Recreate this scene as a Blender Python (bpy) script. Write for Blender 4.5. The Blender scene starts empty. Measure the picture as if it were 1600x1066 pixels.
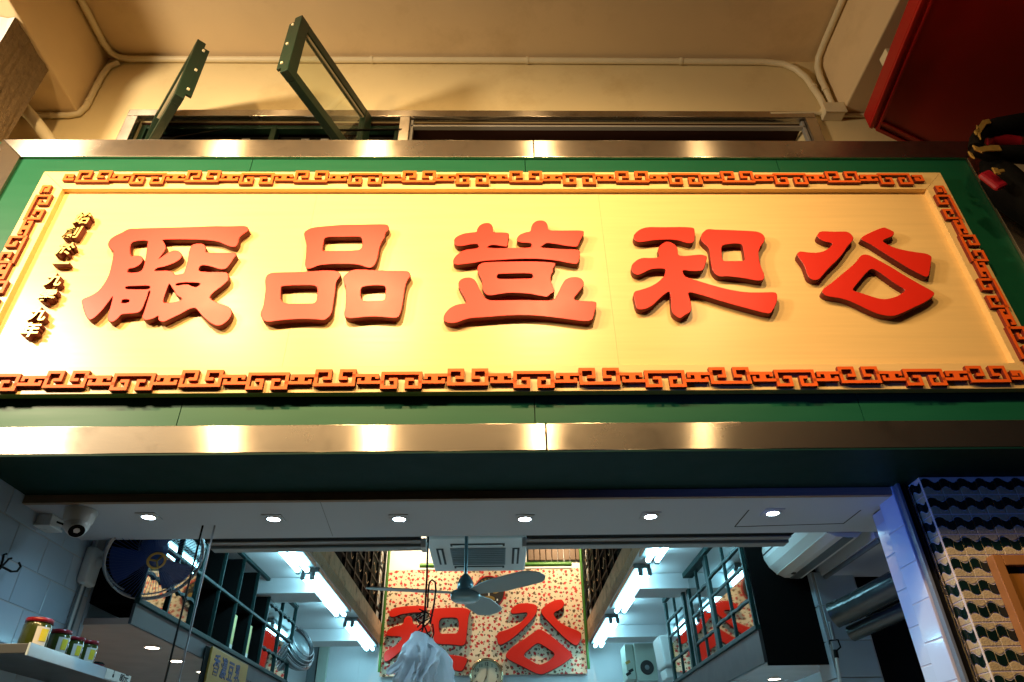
import bpy, bmesh, math, random
from mathutils import Vector, Matrix
random.seed(7)
S = bpy.context.scene
COL = S.collection
PI = math.pi

# ------------------------------------------------------------------ camera
PITCH, YAW, ROLL, FPX, EYE = math.radians(33.9776), math.radians(1.4941), math.radians(-1.0894), 1066.29, 1.6
cF = Vector((math.sin(YAW)*math.cos(PITCH), math.cos(YAW)*math.cos(PITCH), math.sin(PITCH)))
r0 = Vector((math.cos(YAW), -math.sin(YAW), 0)); u0 = r0.cross(cF)
cR = math.cos(ROLL)*r0 + math.sin(ROLL)*u0
cU = -math.sin(ROLL)*r0 + math.cos(ROLL)*u0
cam = bpy.data.cameras.new('camera'); co = bpy.data.objects.new('camera', cam); COL.objects.link(co)
M = Matrix((cR, cU, -cF)).transposed().to_4x4(); M.translation = (0, 0, EYE); co.matrix_world = M
cam.sensor_width = 36; cam.lens = FPX/1600*36; cam.clip_end = 500; cam.clip_start = 0.05
S.camera = co

# ------------------------------------------------------------------ world and lamps
w = bpy.data.worlds.new('World'); S.world = w; w.use_nodes = True
nt = w.node_tree; bg = nt.nodes['Background']
sky = nt.nodes.new('ShaderNodeTexSky'); sky.sky_type = 'NISHITA'; sky.sun_disc = False
sky.sun_elevation = math.radians(-4); sky.sun_rotation = math.radians(200)
nt.links.new(sky.outputs[0], bg.inputs[0]); bg.inputs[1].default_value = 0.12
S.view_settings.view_transform = 'Standard'; S.view_settings.look = 'None'
S.view_settings.exposure = 0; S.view_settings.gamma = 1; S.view_settings.use_curve_mapping = False
S.render.engine = 'CYCLES'
S.cycles.use_denoising = True
S.cycles.max_bounces = 6; S.cycles.sample_clamp_indirect = 4; S.cycles.caustics_reflective = False; S.cycles.caustics_refractive = False

def lamp(name, kind, loc, energy, color, size=.1, aim=None, angle=120, blend=.8):
    l = bpy.data.lights.new(name, kind); l.energy = energy; l.color = color
    l.shadow_soft_size = size
    if kind == 'SPOT': l.spot_size = math.radians(angle); l.spot_blend = blend
    o = bpy.data.objects.new(name, l); COL.objects.link(o); o.location = loc
    if aim is not None:
        o.rotation_euler = (Vector(aim)-Vector(loc)).to_track_quat('-Z', 'Y').to_euler()
    return o
WARM = (1, .66, .30)
# row of flood lamps on the street edge of the verandah, washing the sign
for x, z, e, c, sz, tx, tz, an in ((-4.75, 5.4, 1150, (1, .78, .50), .26, -2.9, 4.2, 165), (-2.9, 5.85, 640, WARM, .09, -2.6, 4.15, 130), (-1.3, 5.85, 580, WARM, .09, -1.2, 4.15, 130), (.47, 5.85, 430, WARM, .09, .4, 4.1, 130), (2.2, 5.85, 115, WARM, .09, 1.6, 3.9, 120)):
    lamp('sign_floodlight', 'SPOT', (x, .7, z), e, c, sz, (tx, 3.3, tz), an, 1)
# violet-blue neon glow from the street at the left
lamp('street_neon_glow', 'SPOT', (-7.0, -.5, 2.6), 2600, (.05, .17, 1), .5, (2.5, 3.80, 2.62), 10.5, .8)
# two warm spots under the upper floor wash the shop's back wall
for x in (-1.25, 1.0):
    lamp('back_wall_spot', 'SPOT', (x, 10.2, 5.5), 210, (1, .74, .44), .06, (x, 11.2, 4.5), 110, .9)

# ------------------------------------------------------------------ pixel ray -> point on a known plane
def ray(x, y): return cR*((x-800)/FPX) - cU*((y-533)/FPX) + cF
def aty(x, y, Y):
    d = ray(x, y); p = d*(Y/d.y); return Vector((p.x, p.y, p.z+EYE))
def atz(x, y, Z):
    d = ray(x, y); p = d*((Z-EYE)/d.z); return Vector((p.x, p.y, Z))
def atx(x, y, X):
    d = ray(x, y); p = d*(X/d.x); return Vector((p.x, p.y, p.z+EYE))

# ------------------------------------------------------------------ materials
def mat(name, base, rough=.5, metal=0, var=.12, scale=6, stretch=(1, 1, 1), bump=0, bscale=60, coat=0, emit=None, estr=0, spec=.5, trans=0, alpha=1, rvar=.1, hue=0, dirt=None, dscale=2.5):
    m = bpy.data.materials.new(name); m.use_nodes = True; t = m.node_tree; N = t.nodes; L = t.links
    b = N['Principled BSDF']
    b.inputs['Roughness'].default_value = rough; b.inputs['Metallic'].default_value = metal
    b.inputs['Specular IOR Level'].default_value = spec
    b.inputs['Coat Weight'].default_value = coat; b.inputs['Transmission Weight'].default_value = trans
    b.inputs['Alpha'].default_value = alpha
    tc = N.new('ShaderNodeTexCoord'); mp = N.new('ShaderNodeMapping'); mp.inputs['Scale'].default_value = stretch
    L.new(tc.outputs['Object'], mp.inputs[0])
    no = N.new('ShaderNodeTexNoise'); no.inputs['Scale'].default_value = scale; no.inputs['Detail'].default_value = 6
    L.new(mp.outputs[0], no.inputs['Vector'])
    mx = N.new('ShaderNodeMix'); mx.data_type = 'RGBA'
    mx.inputs['A'].default_value = (*[c*(1-var) for c in base], 1); mx.inputs['B'].default_value = (*[min(1, c*(1+var)) for c in base], 1)
    L.new(no.outputs['Fac'], mx.inputs['Factor'])
    out = mx.outputs['Result']
    if dirt:
        n2 = N.new('ShaderNodeTexNoise'); n2.inputs['Scale'].default_value = dscale; n2.inputs['Detail'].default_value = 9; n2.inputs['Roughness'].default_value = .7
        L.new(tc.outputs['Object'], n2.inputs['Vector'])
        rp = N.new('ShaderNodeValToRGB'); rp.color_ramp.elements[0].position = .52; rp.color_ramp.elements[1].position = .72
        L.new(n2.outputs['Fac'], rp.inputs[0])
        m2 = N.new('ShaderNodeMix'); m2.data_type = 'RGBA'; L.new(rp.outputs[0], m2.inputs['Factor'])
        L.new(out, m2.inputs['A']); m2.inputs['B'].default_value = (*dirt, 1); out = m2.outputs['Result']
    if hue:
        oi = N.new('ShaderNodeObjectInfo'); hs = N.new('ShaderNodeHueSaturation')
        mr = N.new('ShaderNodeMapRange'); mr.inputs['To Min'].default_value = 1-hue; mr.inputs['To Max'].default_value = 1+hue
        L.new(oi.outputs['Random'], mr.inputs[0]); L.new(mr.outputs[0], hs.inputs['Value']); L.new(out, hs.inputs['Color']); out = hs.outputs[0]
    L.new(out, b.inputs['Base Color'])
    if rvar:
        mr = N.new('ShaderNodeMapRange'); mr.inputs['To Min'].default_value = max(.02, rough-rvar); mr.inputs['To Max'].default_value = min(1, rough+rvar)
        L.new(no.outputs['Fac'], mr.inputs[0]); L.new(mr.outputs[0], b.inputs['Roughness'])
    if bump:
        nb = N.new('ShaderNodeTexNoise'); nb.inputs['Scale'].default_value = bscale; nb.inputs['Detail'].default_value = 5
        L.new(mp.outputs[0], nb.inputs['Vector'])
        bp = N.new('ShaderNodeBump'); bp.inputs['Strength'].default_value = bump; bp.inputs['Distance'].default_value = .01
        L.new(nb.outputs['Fac'], bp.inputs['Height']); L.new(bp.outputs[0], b.inputs['Normal'])
    if emit:
        b.inputs['Emission Color'].default_value = (*emit, 1); b.inputs['Emission Strength'].default_value = estr
    return m
def steel_mat(name, base, rough, aniso, rot=0):
    m = mat(name, base, rough, 1, var=.10, scale=5, stretch=(1.2, 1, 60), rvar=0, dirt=tuple(c*.66 for c in base), dscale=4)
    t = m.node_tree; b = t.nodes['Principled BSDF']; src = b.inputs['Base Color'].links[0].from_socket
    an = t.nodes.new('ShaderNodeBsdfAnisotropic'); nz = t.nodes.new('ShaderNodeTexNoise'); nz.inputs['Scale'].default_value = 2.6; nz.inputs['Detail'].default_value = 8; nz.inputs['Roughness'].default_value = .65
    tc = [n for n in t.nodes if n.bl_idname == 'ShaderNodeTexCoord'][0]; t.links.new(tc.outputs['Object'], nz.inputs['Vector'])
    mr = t.nodes.new('ShaderNodeMapRange'); mr.inputs['From Min'].default_value = .3; mr.inputs['From Max'].default_value = .7
    mr.inputs['To Min'].default_value = rough*.88; mr.inputs['To Max'].default_value = rough*1.14
    t.links.new(nz.outputs['Fac'], mr.inputs[0]); t.links.new(mr.outputs[0], an.inputs['Roughness'])
    an.inputs['Roughness'].default_value = rough; an.inputs['Anisotropy'].default_value = aniso; an.inputs['Rotation'].default_value = rot
    tg = t.nodes.new('ShaderNodeTangent'); tg.direction_type = 'RADIAL'; tg.axis = 'Z'
    t.links.new(tg.outputs[0], an.inputs['Tangent']); t.links.new(src, an.inputs['Color'])
    mx = t.nodes.new('ShaderNodeMixShader'); mx.inputs[0].default_value = .8
    b.inputs['Roughness'].default_value = .45
    t.links.new(b.outputs[0], mx.inputs[1]); t.links.new(an.outputs[0], mx.inputs[2])
    t.links.new(mx.outputs[0], t.nodes['Material Output'].inputs['Surface'])
    return m
MT = {}
MT['steel'] = steel_mat('brushed_steel', (.56, .50, .43), .25, .745)
MT['vsteel'] = steel_mat('upright_brushed_steel', (.45, .39, .32), .255, .76, .25)
MT['rail'] = mat('rail_aluminium', (.42, .41, .40), .5, .4, var=.1, stretch=(1, 20, 20))
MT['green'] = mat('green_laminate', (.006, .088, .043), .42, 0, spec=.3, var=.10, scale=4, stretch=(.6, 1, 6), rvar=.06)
MT['maple'] = mat('maple_laminate', (.80, .55, .235), .35, 0, var=.09, scale=3.2, stretch=(.5, 1, 14), rvar=.05)
MT['maple_dark'] = mat('board_edge', (.55, .30, .09), .5, 0, var=.15, stretch=(1, 1, 10))
MT['red'] = mat('red_lacquer', (.66, .019, .007), .42, 0, spec=.45, var=.06, scale=5, rvar=.05, bump=.03, bscale=14)
MT['redside_shade'] = mat('shaded_red_edge', (.11, .005, .003), .6)  # red letter sides, darkened so the colour carries their shade
MT['orangeside_shade'] = mat('shaded_orange_edge', (.17, .012, .004), .6)  # fret sides: the orange darkened, shade painted into the colour
MT['orange'] = mat('orange_lacquer', (.80, .115, .010), .55, 0, var=.14, scale=9, spec=.3)
MT['goldface'] = mat('gilt', (.80, .52, .16), .38, .3, var=.12, scale=20)
MT['batten'] = mat('batten', (.02, .02, .02), .7)
MT['wall'] = mat('cream_paint', (.80, .66, .38), .7, 0, var=.06, scale=2.5, bump=.06, bscale=30, dirt=(.70, .55, .29), dscale=1.7)
MT['ceil'] = mat('ceiling_paint', (.76, .58, .35), .8, 0, var=.08, scale=1.6, bump=.05, bscale=20, dirt=(.64, .47, .26), dscale=.9)
MT['pipe'] = mat('painted_pipe', (.78, .68, .47), .45, 0, var=.08, scale=9)
MT['concrete'] = mat('rough_concrete', (.20, .135, .072), .9, 0, var=.35, scale=22, bump=.9, bscale=60, dirt=(.10, .06, .035), dscale=26)
MT['dgreen'] = mat('green_window_paint', (.008, .028, .017), .38, 0, var=.2, scale=15)
MT['glass'] = mat('clear_glass', (.84, .90, .80), .02, 0, var=.02, trans=1, rvar=0)
MT['black'] = mat('black_board', (.004, .004, .004), .85, 0, var=.3, scale=12, spec=.1)
MT['dark'] = mat('dark_room', (.018, .014, .012), .8)
MT['redsign'] = mat('red_sign_paint', (.38, .005, .006), .4, 0, var=.12, scale=3)
MT['white'] = mat('white_paint', (.72, .74, .76), .5, 0, var=.04, scale=4)
MT['plastic'] = mat('white_plastic', (.70, .72, .70), .3, 0, var=.05, scale=8)
MT['tile'] = mat('white_tile', (.42, .52, .60), .12, 0, var=.05, scale=5, rvar=.05, hue=.05, coat=.3)
MT['grout'] = mat('grout', (.42, .42, .42), .9)
MT['soffit'] = mat('soffit_paint', (.52, .56, .61), .6, 0, var=.05, scale=2)
MT['frame'] = mat('teal_frame', (.006, .030, .029), .55, 0, spec=.25, var=.15, scale=10)
MT['mirror'] = mat('mirror_pane', (.50, .58, .58), .025, 1, var=.05, scale=3, rvar=.015)
MT['tube'] = mat('lit_tube', (.9, .9, .9), .4, emit=(.36, .82, 1), estr=25)
MT['lens'] = mat('lit_lens', (.9, .9, .9), .4, emit=(.72, .90, 1), estr=45)
MT['warmlens'] = mat('lit_warm_lens', (.9, .9, .9), .4, emit=(1, .84, .66), estr=22)
MT['acbody'] = mat('ac_plastic', (.66, .66, .64), .35, 0, var=.04)
MT['grey'] = mat('grey_metal', (.16, .19, .20), .4, .3, var=.15)
MT['fan'] = mat('fan_enamel', (.20, .36, .40), .22, .1, var=.08, coat=.4)
MT['blade'] = mat('fan_blade', (.30, .36, .36), .45, .2, var=.1)
MT['bluefan'] = mat('blue_fan', (.01, .045, .20), .3, .1, var=.2)
MT['wire'] = mat('chrome_wire', (.35, .36, .38), .3, .9)
MT['iron'] = mat('black_wire', (.004, .004, .004), .6, spec=.15)
MT['bag'] = mat('white_plastic_bag', (.86, .88, .90), .30, 0, var=.04, bump=.5, bscale=28)
t_ = MT['bag'].node_tree; tb = t_.nodes.new('ShaderNodeBsdfTranslucent'); tb.inputs[0].default_value = (.85, .90, .93, 1)
mx_ = t_.nodes.new('ShaderNodeMixShader'); mx_.inputs[0].default_value = .42
t_.links.new(t_.nodes['Principled BSDF'].outputs[0], mx_.inputs[1]); t_.links.new(tb.outputs[0], mx_.inputs[2]); t_.links.new(mx_.outputs[0], t_.nodes['Material Output'].inputs['Surface'])
MT['clockface'] = mat('clock_face', (.66, .58, .42), .6, var=.05)
MT['brass'] = mat('clock_rim', (.55, .45, .28), .22, .9)
MT['ink'] = mat('ink', (.015, .013, .012), .6)
MT['inkblue'] = mat('blue_ink', (.02, .03, .10), .6)
MT['cabinet'] = mat('grey_green_enamel', (.40, .47, .40), .4, 0, var=.06)
MT['beige'] = mat('stained_plaster', (.66, .44, .25), .8, 0, var=.3, scale=9, dirt=(.12, .06, .035), dscale=7)
MT['lime'] = mat('green_pole', (.05, .17, .025), .4, .1)
MT['shutter'] = mat('brown_shutter', (.10, .060, .035), .55, .2)
MT['tan'] = mat('tan_stone_tile', (.42, .33, .14), .5, 0, var=.22, scale=60, bump=.45, bscale=110, hue=.08)
MT['wave'] = mat('dark_green_tile', (.003, .013, .008), .2, 0, var=.3, scale=20, coat=.15, hue=.3)
MT['tgrout'] = mat('tan_grout', (.56, .48, .34), .9)
MT['signwood'] = mat('orange_wood', (.34, .14, .028), .45, 0, var=.2, scale=4, stretch=(6, 1, 1))
MT['pink'] = mat('warm_tile', (.42, .30, .25), .16, 0, var=.1, scale=4)
MT['fascia'] = mat('grey_fascia', (.035, .04, .045), .5, 0, var=.1)
MT['yellow'] = mat('yellow_carton', (.62, .60, .22), .5, 0, var=.15, scale=25)
MT['lidred'] = mat('red_lid', (.26, .008, .02), .3)
MT['pickle'] = mat('jar_contents', (.045, .065, .012), .18, 0, var=.5, scale=22, coat=.6)
MT['paper'] = mat('paper_label', (.72, .72, .66), .6)
MT['labelyellow'] = mat('yellow_label', (.80, .66, .03), .5)
MT['goldboard'] = mat('gold_board', (.30, .17, .035), .4, .25, var=.12)
MT['goldtape'] = mat('gold_tape', (.40, .26, .07), .35, .5, var=.3, scale=40)
MT['duct'] = mat('duct_wrap', (.05, .065, .065), .2, .2, var=.2, scale=14, bump=.4, bscale=18)
MT['ground'] = mat('asphalt', (.04, .04, .04), .9, bump=.3, bscale=90)
MT['paving'] = mat('paving', (.035, .035, .035), .8)
MT['floortile'] = mat('pale_floor_tile', (.45, .48, .50), .35)
MT['undergreen_shade'] = mat('shaded_green_underside', (.002, .028, .021), .55, spec=.15)  # green darkened to put the shade under the sign box into the colour
MT['lining'] = mat('brown_lining', (.035, .012, .007), .7, spec=.2)
MT['lipwood'] = mat('worn_lip', (.30, .21, .14), .6, 0, var=.4, scale=5, stretch=(.6, 1, 14))
MT['moss'] = mat('dark_green_mesh', (.006, .012, .010), .85, spec=.1)
def floral():
    m = bpy.data.materials.new('floral_cloth'); m.use_nodes = True; t = m.node_tree; N = t.nodes; L = t.links
    b = N['Principled BSDF']; b.inputs['Roughness'].default_value = .7
    tc = N.new('ShaderNodeTexCoord')
    col = None
    last = None
    for sc, th, cols, off in ((11.5, .25, ((.62, .03, .025), (.50, .02, .02), (.12, .07, .03), (.60, .05, .03)), 0), (14.5, .16, ((.10, .07, .03), (.45, .05, .03), (.14, .12, .05), (.08, .04, .02)), 3.3)):
        sx_ = N.new('ShaderNodeSeparateXYZ'); cx_ = N.new('ShaderNodeCombineXYZ'); L.new(tc.outputs['Object'], sx_.inputs[0])
        L.new(sx_.outputs[0], cx_.inputs[0]); L.new(sx_.outputs[2], cx_.inputs[1]); cx_.inputs[2].default_value = off
        mp = N.new('ShaderNodeMapping'); mp.inputs['Location'].default_value = (off, off*1.7, 0); L.new(cx_.outputs[0], mp.inputs[0])
        nz = N.new('ShaderNodeTexNoise'); nz.inputs['Scale'].default_value = 45; L.new(mp.outputs[0], nz.inputs['Vector'])
        ad = N.new('ShaderNodeMix'); ad.data_type = 'RGBA'; ad.blend_type = 'ADD'; ad.inputs['Factor'].default_value = .05
        L.new(mp.outputs[0], ad.inputs['A']); L.new(nz.outputs['Color'], ad.inputs['B'])
        v = N.new('ShaderNodeTexVoronoi'); v.voronoi_dimensions = '2D'; v.inputs['Scale'].default_value = sc; v.inputs['Randomness'].default_value = .62
        L.new(ad.outputs['Result'], v.inputs['Vector'])
        lt = N.new('ShaderNodeMath'); lt.operation = 'LESS_THAN'; lt.inputs[1].default_value = th; L.new(v.outputs['Distance'], lt.inputs[0])
        sp = N.new('ShaderNodeSeparateColor'); L.new(v.outputs['Color'], sp.inputs[0])
        rp = N.new('ShaderNodeValToRGB'); rp.color_ramp.interpolation = 'CONSTANT'
        e = rp.color_ramp.elements; e[0].color = (*cols[0], 1); e[1].position = .35; e[1].color = (*cols[1], 1)
        x = e.new(.6); x.color = (*cols[2], 1); x = e.new(.82); x.color = (*cols[3], 1)
        L.new(sp.outputs[0], rp.inputs[0])
        mx = N.new('ShaderNodeMix'); mx.data_type = 'RGBA'; L.new(lt.outputs[0], mx.inputs['Factor'])
        if last is None: mx.inputs['A'].default_value = (.80, .66, .47, 1)
        else: L.new(last, mx.inputs['A'])
        L.new(rp.outputs[0], mx.inputs['B']); last = mx.outputs['Result']
    L.new(last, b.inputs['Base Color']); return m
MT['floral'] = floral()

# ------------------------------------------------------------------ mesh helpers
ORG = {}
class MB:
    def __init__(s): s.v = []; s.f = []; s.sm = []
    def add(s, vs, fs, smooth=False):
        n = len(s.v); s.v += [Vector(p) for p in vs]; s.f += [tuple(i+n for i in f) for f in fs]; s.sm += [smooth]*len(fs); return s
    def obox(s, c, ax, h):
        c = Vector(c); a = [Vector(x).normalized()*k for x, k in zip(ax, h)]
        vs = [c+a[0]*i+a[1]*j+a[2]*k for k in (-1, 1) for j in (-1, 1) for i in (-1, 1)]
        fs = [(0, 2, 3, 1), (4, 5, 7, 6), (0, 1, 5, 4), (2, 6, 7, 3), (0, 4, 6, 2), (1, 3, 7, 5)]
        if a[0].cross(a[1]).dot(a[2]) < 0: fs = [f[::-1] for f in fs]
        return s.add(vs, fs)
    def box(s, x0, x1, y0, y1, z0, z1):
        return s.obox(((x0+x1)/2, (y0+y1)/2, (z0+z1)/2), ((1, 0, 0), (0, 1, 0), (0, 0, 1)), (abs(x1-x0)/2, abs(y1-y0)/2, abs(z1-z0)/2))
    def bar(s, p, q, wd, th, up=(0, 0, 1)):
        p = Vector(p); q = Vector(q); d = (q-p).normalized(); u = Vector(up)
        if abs(d.dot(u.normalized())) > .98: u = Vector((0, 1, 0))
        sd = d.cross(u).normalized(); uu = sd.cross(d)
        return s.obox((p+q)/2, (d, sd, uu), ((q-p).length/2, wd/2, th/2))
    def tube(s, pts, r, n=10, caps=True, rs=None):
        pts = [Vector(p) for p in pts]; rings = []; prev = None
        for i, p in enumerate(pts):
            d = (pts[min(i+1, len(pts)-1)]-pts[max(i-1, 0)]).normalized()
            if prev is None:
                a = Vector((0, 0, 1)) if abs(d.z) < .9 else Vector((1, 0, 0)); sx = d.cross(a).normalized()
            else: sx = (prev-d*prev.dot(d)).normalized()
            prev = sx; sy = d.cross(sx); rr = rs[i] if rs else r
            rings.append([p+(sx*math.cos(2*PI*k/n)+sy*math.sin(2*PI*k/n))*rr for k in range(n)])
        vs = [v for g in rings for v in g]; fs = []
        for i in range(len(pts)-1):
            for k in range(n): fs.append((i*n+k, i*n+(k+1) % n, (i+1)*n+(k+1) % n, (i+1)*n+k))
        s.add(vs, fs, True)
        if caps: s.add(rings[0], [tuple(range(n))[::-1]]); s.add(rings[-1], [tuple(range(n))])
        return s
    def lathe(s, prof, c, axis=(0, 0, 1), n=24, smooth=True):
        c = Vector(c); ax = Vector(axis).normalized(); a = Vector((1, 0, 0)) if abs(ax.x) < .9 else Vector((0, 1, 0))
        sx = ax.cross(a).normalized(); sy = ax.cross(sx); vs = []; fs = []
        for r, h in prof:
            for k in range(n): vs.append(c+ax*h+(sx*math.cos(2*PI*k/n)+sy*math.sin(2*PI*k/n))*max(r, 1e-4))
        for i in range(len(prof)-1):
            for k in range(n): fs.append((i*n+k, i*n+(k+1) % n, (i+1)*n+(k+1) % n, (i+1)*n+k))
        return s.add(vs, fs, smooth)
    def prism(s, poly, d, smooth=False):
        d = Vector(d); P = [Vector(p) for p in poly]; n = len(P)
        nr = sum(((P[i]-P[0]).cross(P[(i+1) % n]-P[0]) for i in range(n)), Vector())
        if nr.dot(d) > 0: P = P[::-1]
        vs = P+[p+d for p in P]
        fs = [tuple(range(n)), tuple(range(2*n-1, n-1, -1))]+[(i, i+n, (i+1) % n+n, (i+1) % n) for i in range(n)]
        return s.add(vs, fs, smooth)
    def build(s, name, m, parent=None, bevel=0, keep=None):
        me = bpy.data.meshes.new(name); o = bpy.data.objects.new(name, me); COL.objects.link(o)
        org = ORG.get(parent.name, Vector()) if parent else Vector(keep or (0, 0, 0))
        me.from_pydata([v-org for v in s.v], [], s.f); me.update()
        me.polygons.foreach_set('use_smooth', s.sm)
        me.materials.append(MT[m] if isinstance(m, str) else m)
        if parent: o.parent = parent
        else: o.location = org
        ORG[o.name] = org
        if bevel:
            b = o.modifiers.new('bevel', 'BEVEL'); b.width = bevel; b.segments = 2; b.limit_method = 'ANGLE'; b.angle_limit = .6
        return o
def tag(o, label, cat, group=None):
    o['label'] = label; o['category'] = cat
    if group: o['group'] = group
    return o
def thing(name, label, cat, loc, group=None):
    o = bpy.data.objects.new(name, None); COL.objects.link(o); o.location = loc; o.empty_display_size = .1
    ORG[o.name] = Vector(loc); return tag(o, label, cat, group)
def struct(o, kind='structure'): o['kind'] = kind; return o
def copy_tree(o, parent=None, loc=None, label=None):
    c = o.copy(); COL.objects.link(c)
    if parent is not None:
        c.parent = parent; c.matrix_parent_inverse = o.matrix_parent_inverse.copy()
    if loc is not None: c.location = loc
    if label: c['label'] = label
    for ch in list(o.children): copy_tree(ch, c)
    return c
def chaikin(P, it=2, k=.22):
    for _ in range(it):
        Q = []
        for i in range(len(P)):
            a = P[i]; b = P[(i+1) % len(P)]
            Q += [(a[0]+(b[0]-a[0])*k, a[1]+(b[1]-a[1])*k), (a[0]+(b[0]-a[0])*(1-k), a[1]+(b[1]-a[1])*(1-k))]
        P = Q
    return P
def extrude_loops(loops, Yf, depth, name, m, parent, bevel=.003, side=None):
    """filled 2D outline (x,z) with holes, front face on plane y=Yf, thick towards +y"""
    cu = bpy.data.curves.new(name, 'CURVE'); cu.dimensions = '2D'; cu.fill_mode = 'BOTH'
    cu.extrude = max(depth/2-bevel, .0005); cu.bevel_depth = bevel; cu.bevel_resolution = 1; cu.offset = -bevel
    for lp in loops:
        sp = cu.splines.new('POLY'); sp.points.add(len(lp)-1)
        for p, q in zip(sp.points, lp): p.co = (q[0], q[1], 0, 1)
        sp.use_cyclic_u = True
    return curve_mesh(cu, Yf, depth, name, m, parent, side)
def curve_mesh(cu, Yf, depth, name, m, parent, side=None, xf=None):
    t = bpy.data.objects.new('tmp', cu); COL.objects.link(t)
    dg = bpy.context.evaluated_depsgraph_get(); dg.update()
    me = bpy.data.meshes.new_from_object(t.evaluated_get(dg)); bpy.data.objects.remove(t); bpy.data.curves.remove(cu)
    org = ORG.get(parent.name, Vector()) if parent else Vector()
    for v in me.vertices:
        p = Vector((v.co.x, Yf+depth/2-v.co.z, v.co.y)) if xf is None else xf(v.co)
        v.co = p-org
    me.materials.clear(); me.materials.append(MT[m])
    if side:
        me.materials.append(MT[side])
        me.update()
        for p in me.polygons:
            if abs(p.normal.y) < .7: p.material_index = 1
    me.update(); me.name = name
    o = bpy.data.objects.new(name, me); COL.objects.link(o)
    if parent: o.parent = parent
    ORG[o.name] = org
    return o
def text_mesh(s, size, depth, name, m, parent, xf, align='CENTER', bold=0, Yf=0, side=None):
    cu = bpy.data.curves.new(name, 'FONT'); cu.body = s; cu.size = size; cu.extrude = depth/2; cu.align_x = align; cu.align_y = 'CENTER'; cu.offset = bold
    return curve_mesh(cu, Yf, depth, name, m, parent, side, xf)
def px_loops(loops, ox, oy, sc, Y, it=2):
    out = []
    for lp in loops:
        P = [(ox+x*sc, oy+y*sc) for x, y in lp]
        out.append([(q.x, q.z) for q in (aty(a, b, Y) for a, b in chaikin(P, it))])
    return out

# ================================================================== SETTING
struct(MB().box(-60, 60, -60, 60, -.2, 0).build('ground', 'ground'))
struct(MB().box(-12, 12, .6, 3.9, .0, .12).build('pavement', 'paving'))
struct(MB().box(-4.2, 3.6, 4.0, 11.2, .002, .126).build('floor', 'floortile'))

# ---- verandah: wall above the sign, ceiling, beams
WY = 4.0
wb = MB(); WX0, WX1, WZ0, WZ1 = -3.18, 2.80, 6.0, 6.70
wb.box(-8, WX0, WY, WY+.25, 3.2, 7.6).box(WX1, 8, WY, WY+.25, 3.2, 7.6).box(WX0, WX1, WY, WY+.25, WZ1, 7.6).box(WX0, WX1, WY, WY+.25, 3.2, WZ0)
struct(wb.build('upper_wall', 'wall'))
struct(MB().box(-3.73, 3.17, .4, 4.0, 7.6, 7.8).build('verandah_ceiling', 'ceil'))
struct(MB().box(-4.30, -3.73, .4, 4.0, 6.752, 7.8).build('ceiling_beam', 'ceil', bevel=.012))
struct(MB().box(3.17, 3.78, .4, 4.0, 6.775, 7.8).build('ceiling_beam', 'ceil', bevel=.012))
struct(MB().box(-8, -4.303, .4, 4.0, 7.3, 7.8).build('verandah_ceiling', 'ceil'))
struct(MB().box(3.783, 8, .4, 4.0, 7.3, 7.8).build('verandah_ceiling', 'ceil'))
# pier with broken plaster at the left
pb = bmesh.new(); bmesh.ops.create_cube(pb, size=1)
bmesh.ops.subdivide_edges(pb, edges=pb.edges, cuts=14, use_grid_fill=True)
for v in pb.verts:
    x, y, z = v.co
    p = Vector((-4.17+x*.83, 3.30+y*.47, 4.9+z*3.69))
    if y < -.45 and x > .4:   # crumbled arris
        p += Vector((-abs(random.gauss(0, .012)), abs(random.gauss(0, .016)), 0))
    else: p += Vector((random.gauss(0, .003), random.gauss(0, .003), 0))
    v.co = p
pm = bpy.data.meshes.new('concrete_pier'); pb.to_mesh(pm); pb.free(); pm.materials.append(MT['concrete']); pm.materials.append(MT['white'])
for p in pm.polygons:
    if p.normal.y < -.6: p.material_index = 1
po = bpy.data.objects.new('concrete_pier', pm); COL.objects.link(po); tag(po, 'rough speckled concrete pier with crumbling corner under the left beam', 'pier')

def conduit(name, pts, r, label, clips=()):
    o = MB().tube(pts, r, 12).build(name, 'pipe'); tag(o, label, 'pipe')
    for c, ax in clips:
        c = Vector(c); MB().tube([c-Vector(ax)*.012, c+Vector(ax)*.012], r*1.22, 12).build('clip', 'pipe', o)
    return o
r = .030
def arc(c, a, b, t0, t1, n=6): return [Vector(c)+Vector(a)*math.cos(t0+(t1-t0)*i/n)+Vector(b)*math.sin(t0+(t1-t0)*i/n) for i in range(n+1)]
conduit('conduit_pipe', [(-3.68, .4, 7.555), (-3.68, 3.80, 7.555)]+[(-3.66, 3.90, 7.555), (-3.60, 3.95, 7.553), (-3.5, 3.965, 7.55)]+[(0, 3.965, 7.555), (2.6, 3.965, 7.55), (2.80, 3.965, 7.52), (2.90, 3.965, 7.44), (2.97, 3.965, 7.3), (3.02, 3.965, 7.0), (3.03, 3.965, 6.82)], r,
        'long cream conduit pipe running along the ceiling corner above the windows', [((-3.68, 3.1, 7.555), (0, 1, 0)), ((-1.2, 3.965, 7.555), (1, 0, 0)), ((.3, 3.965, 7.555), (1, 0, 0)), ((1.8, 3.965, 7.553), (1, 0, 0)), ((3.0, 3.965, 7.15), (0, 0, 1))])
conduit('conduit_pipe', [(-3.60, 3.968, 7.50), (-3.67, 3.968, 7.44), (-3.69, 3.968, 7.3), (-3.69, 3.968, 6.83), (-3.72, 3.968, 6.74), (-3.80, 3.968, 6.715), (-4.2, 3.968, 6.715)], .026,
        'thin cream conduit dropping down the left beam and wall corner', [((-3.69, 3.968, 7.15), (0, 0, 1)), ((-3.69, 3.968, 6.9), (0, 0, 1)), ((-3.95, 3.968, 6.715), (1, 0, 0))])
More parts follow.
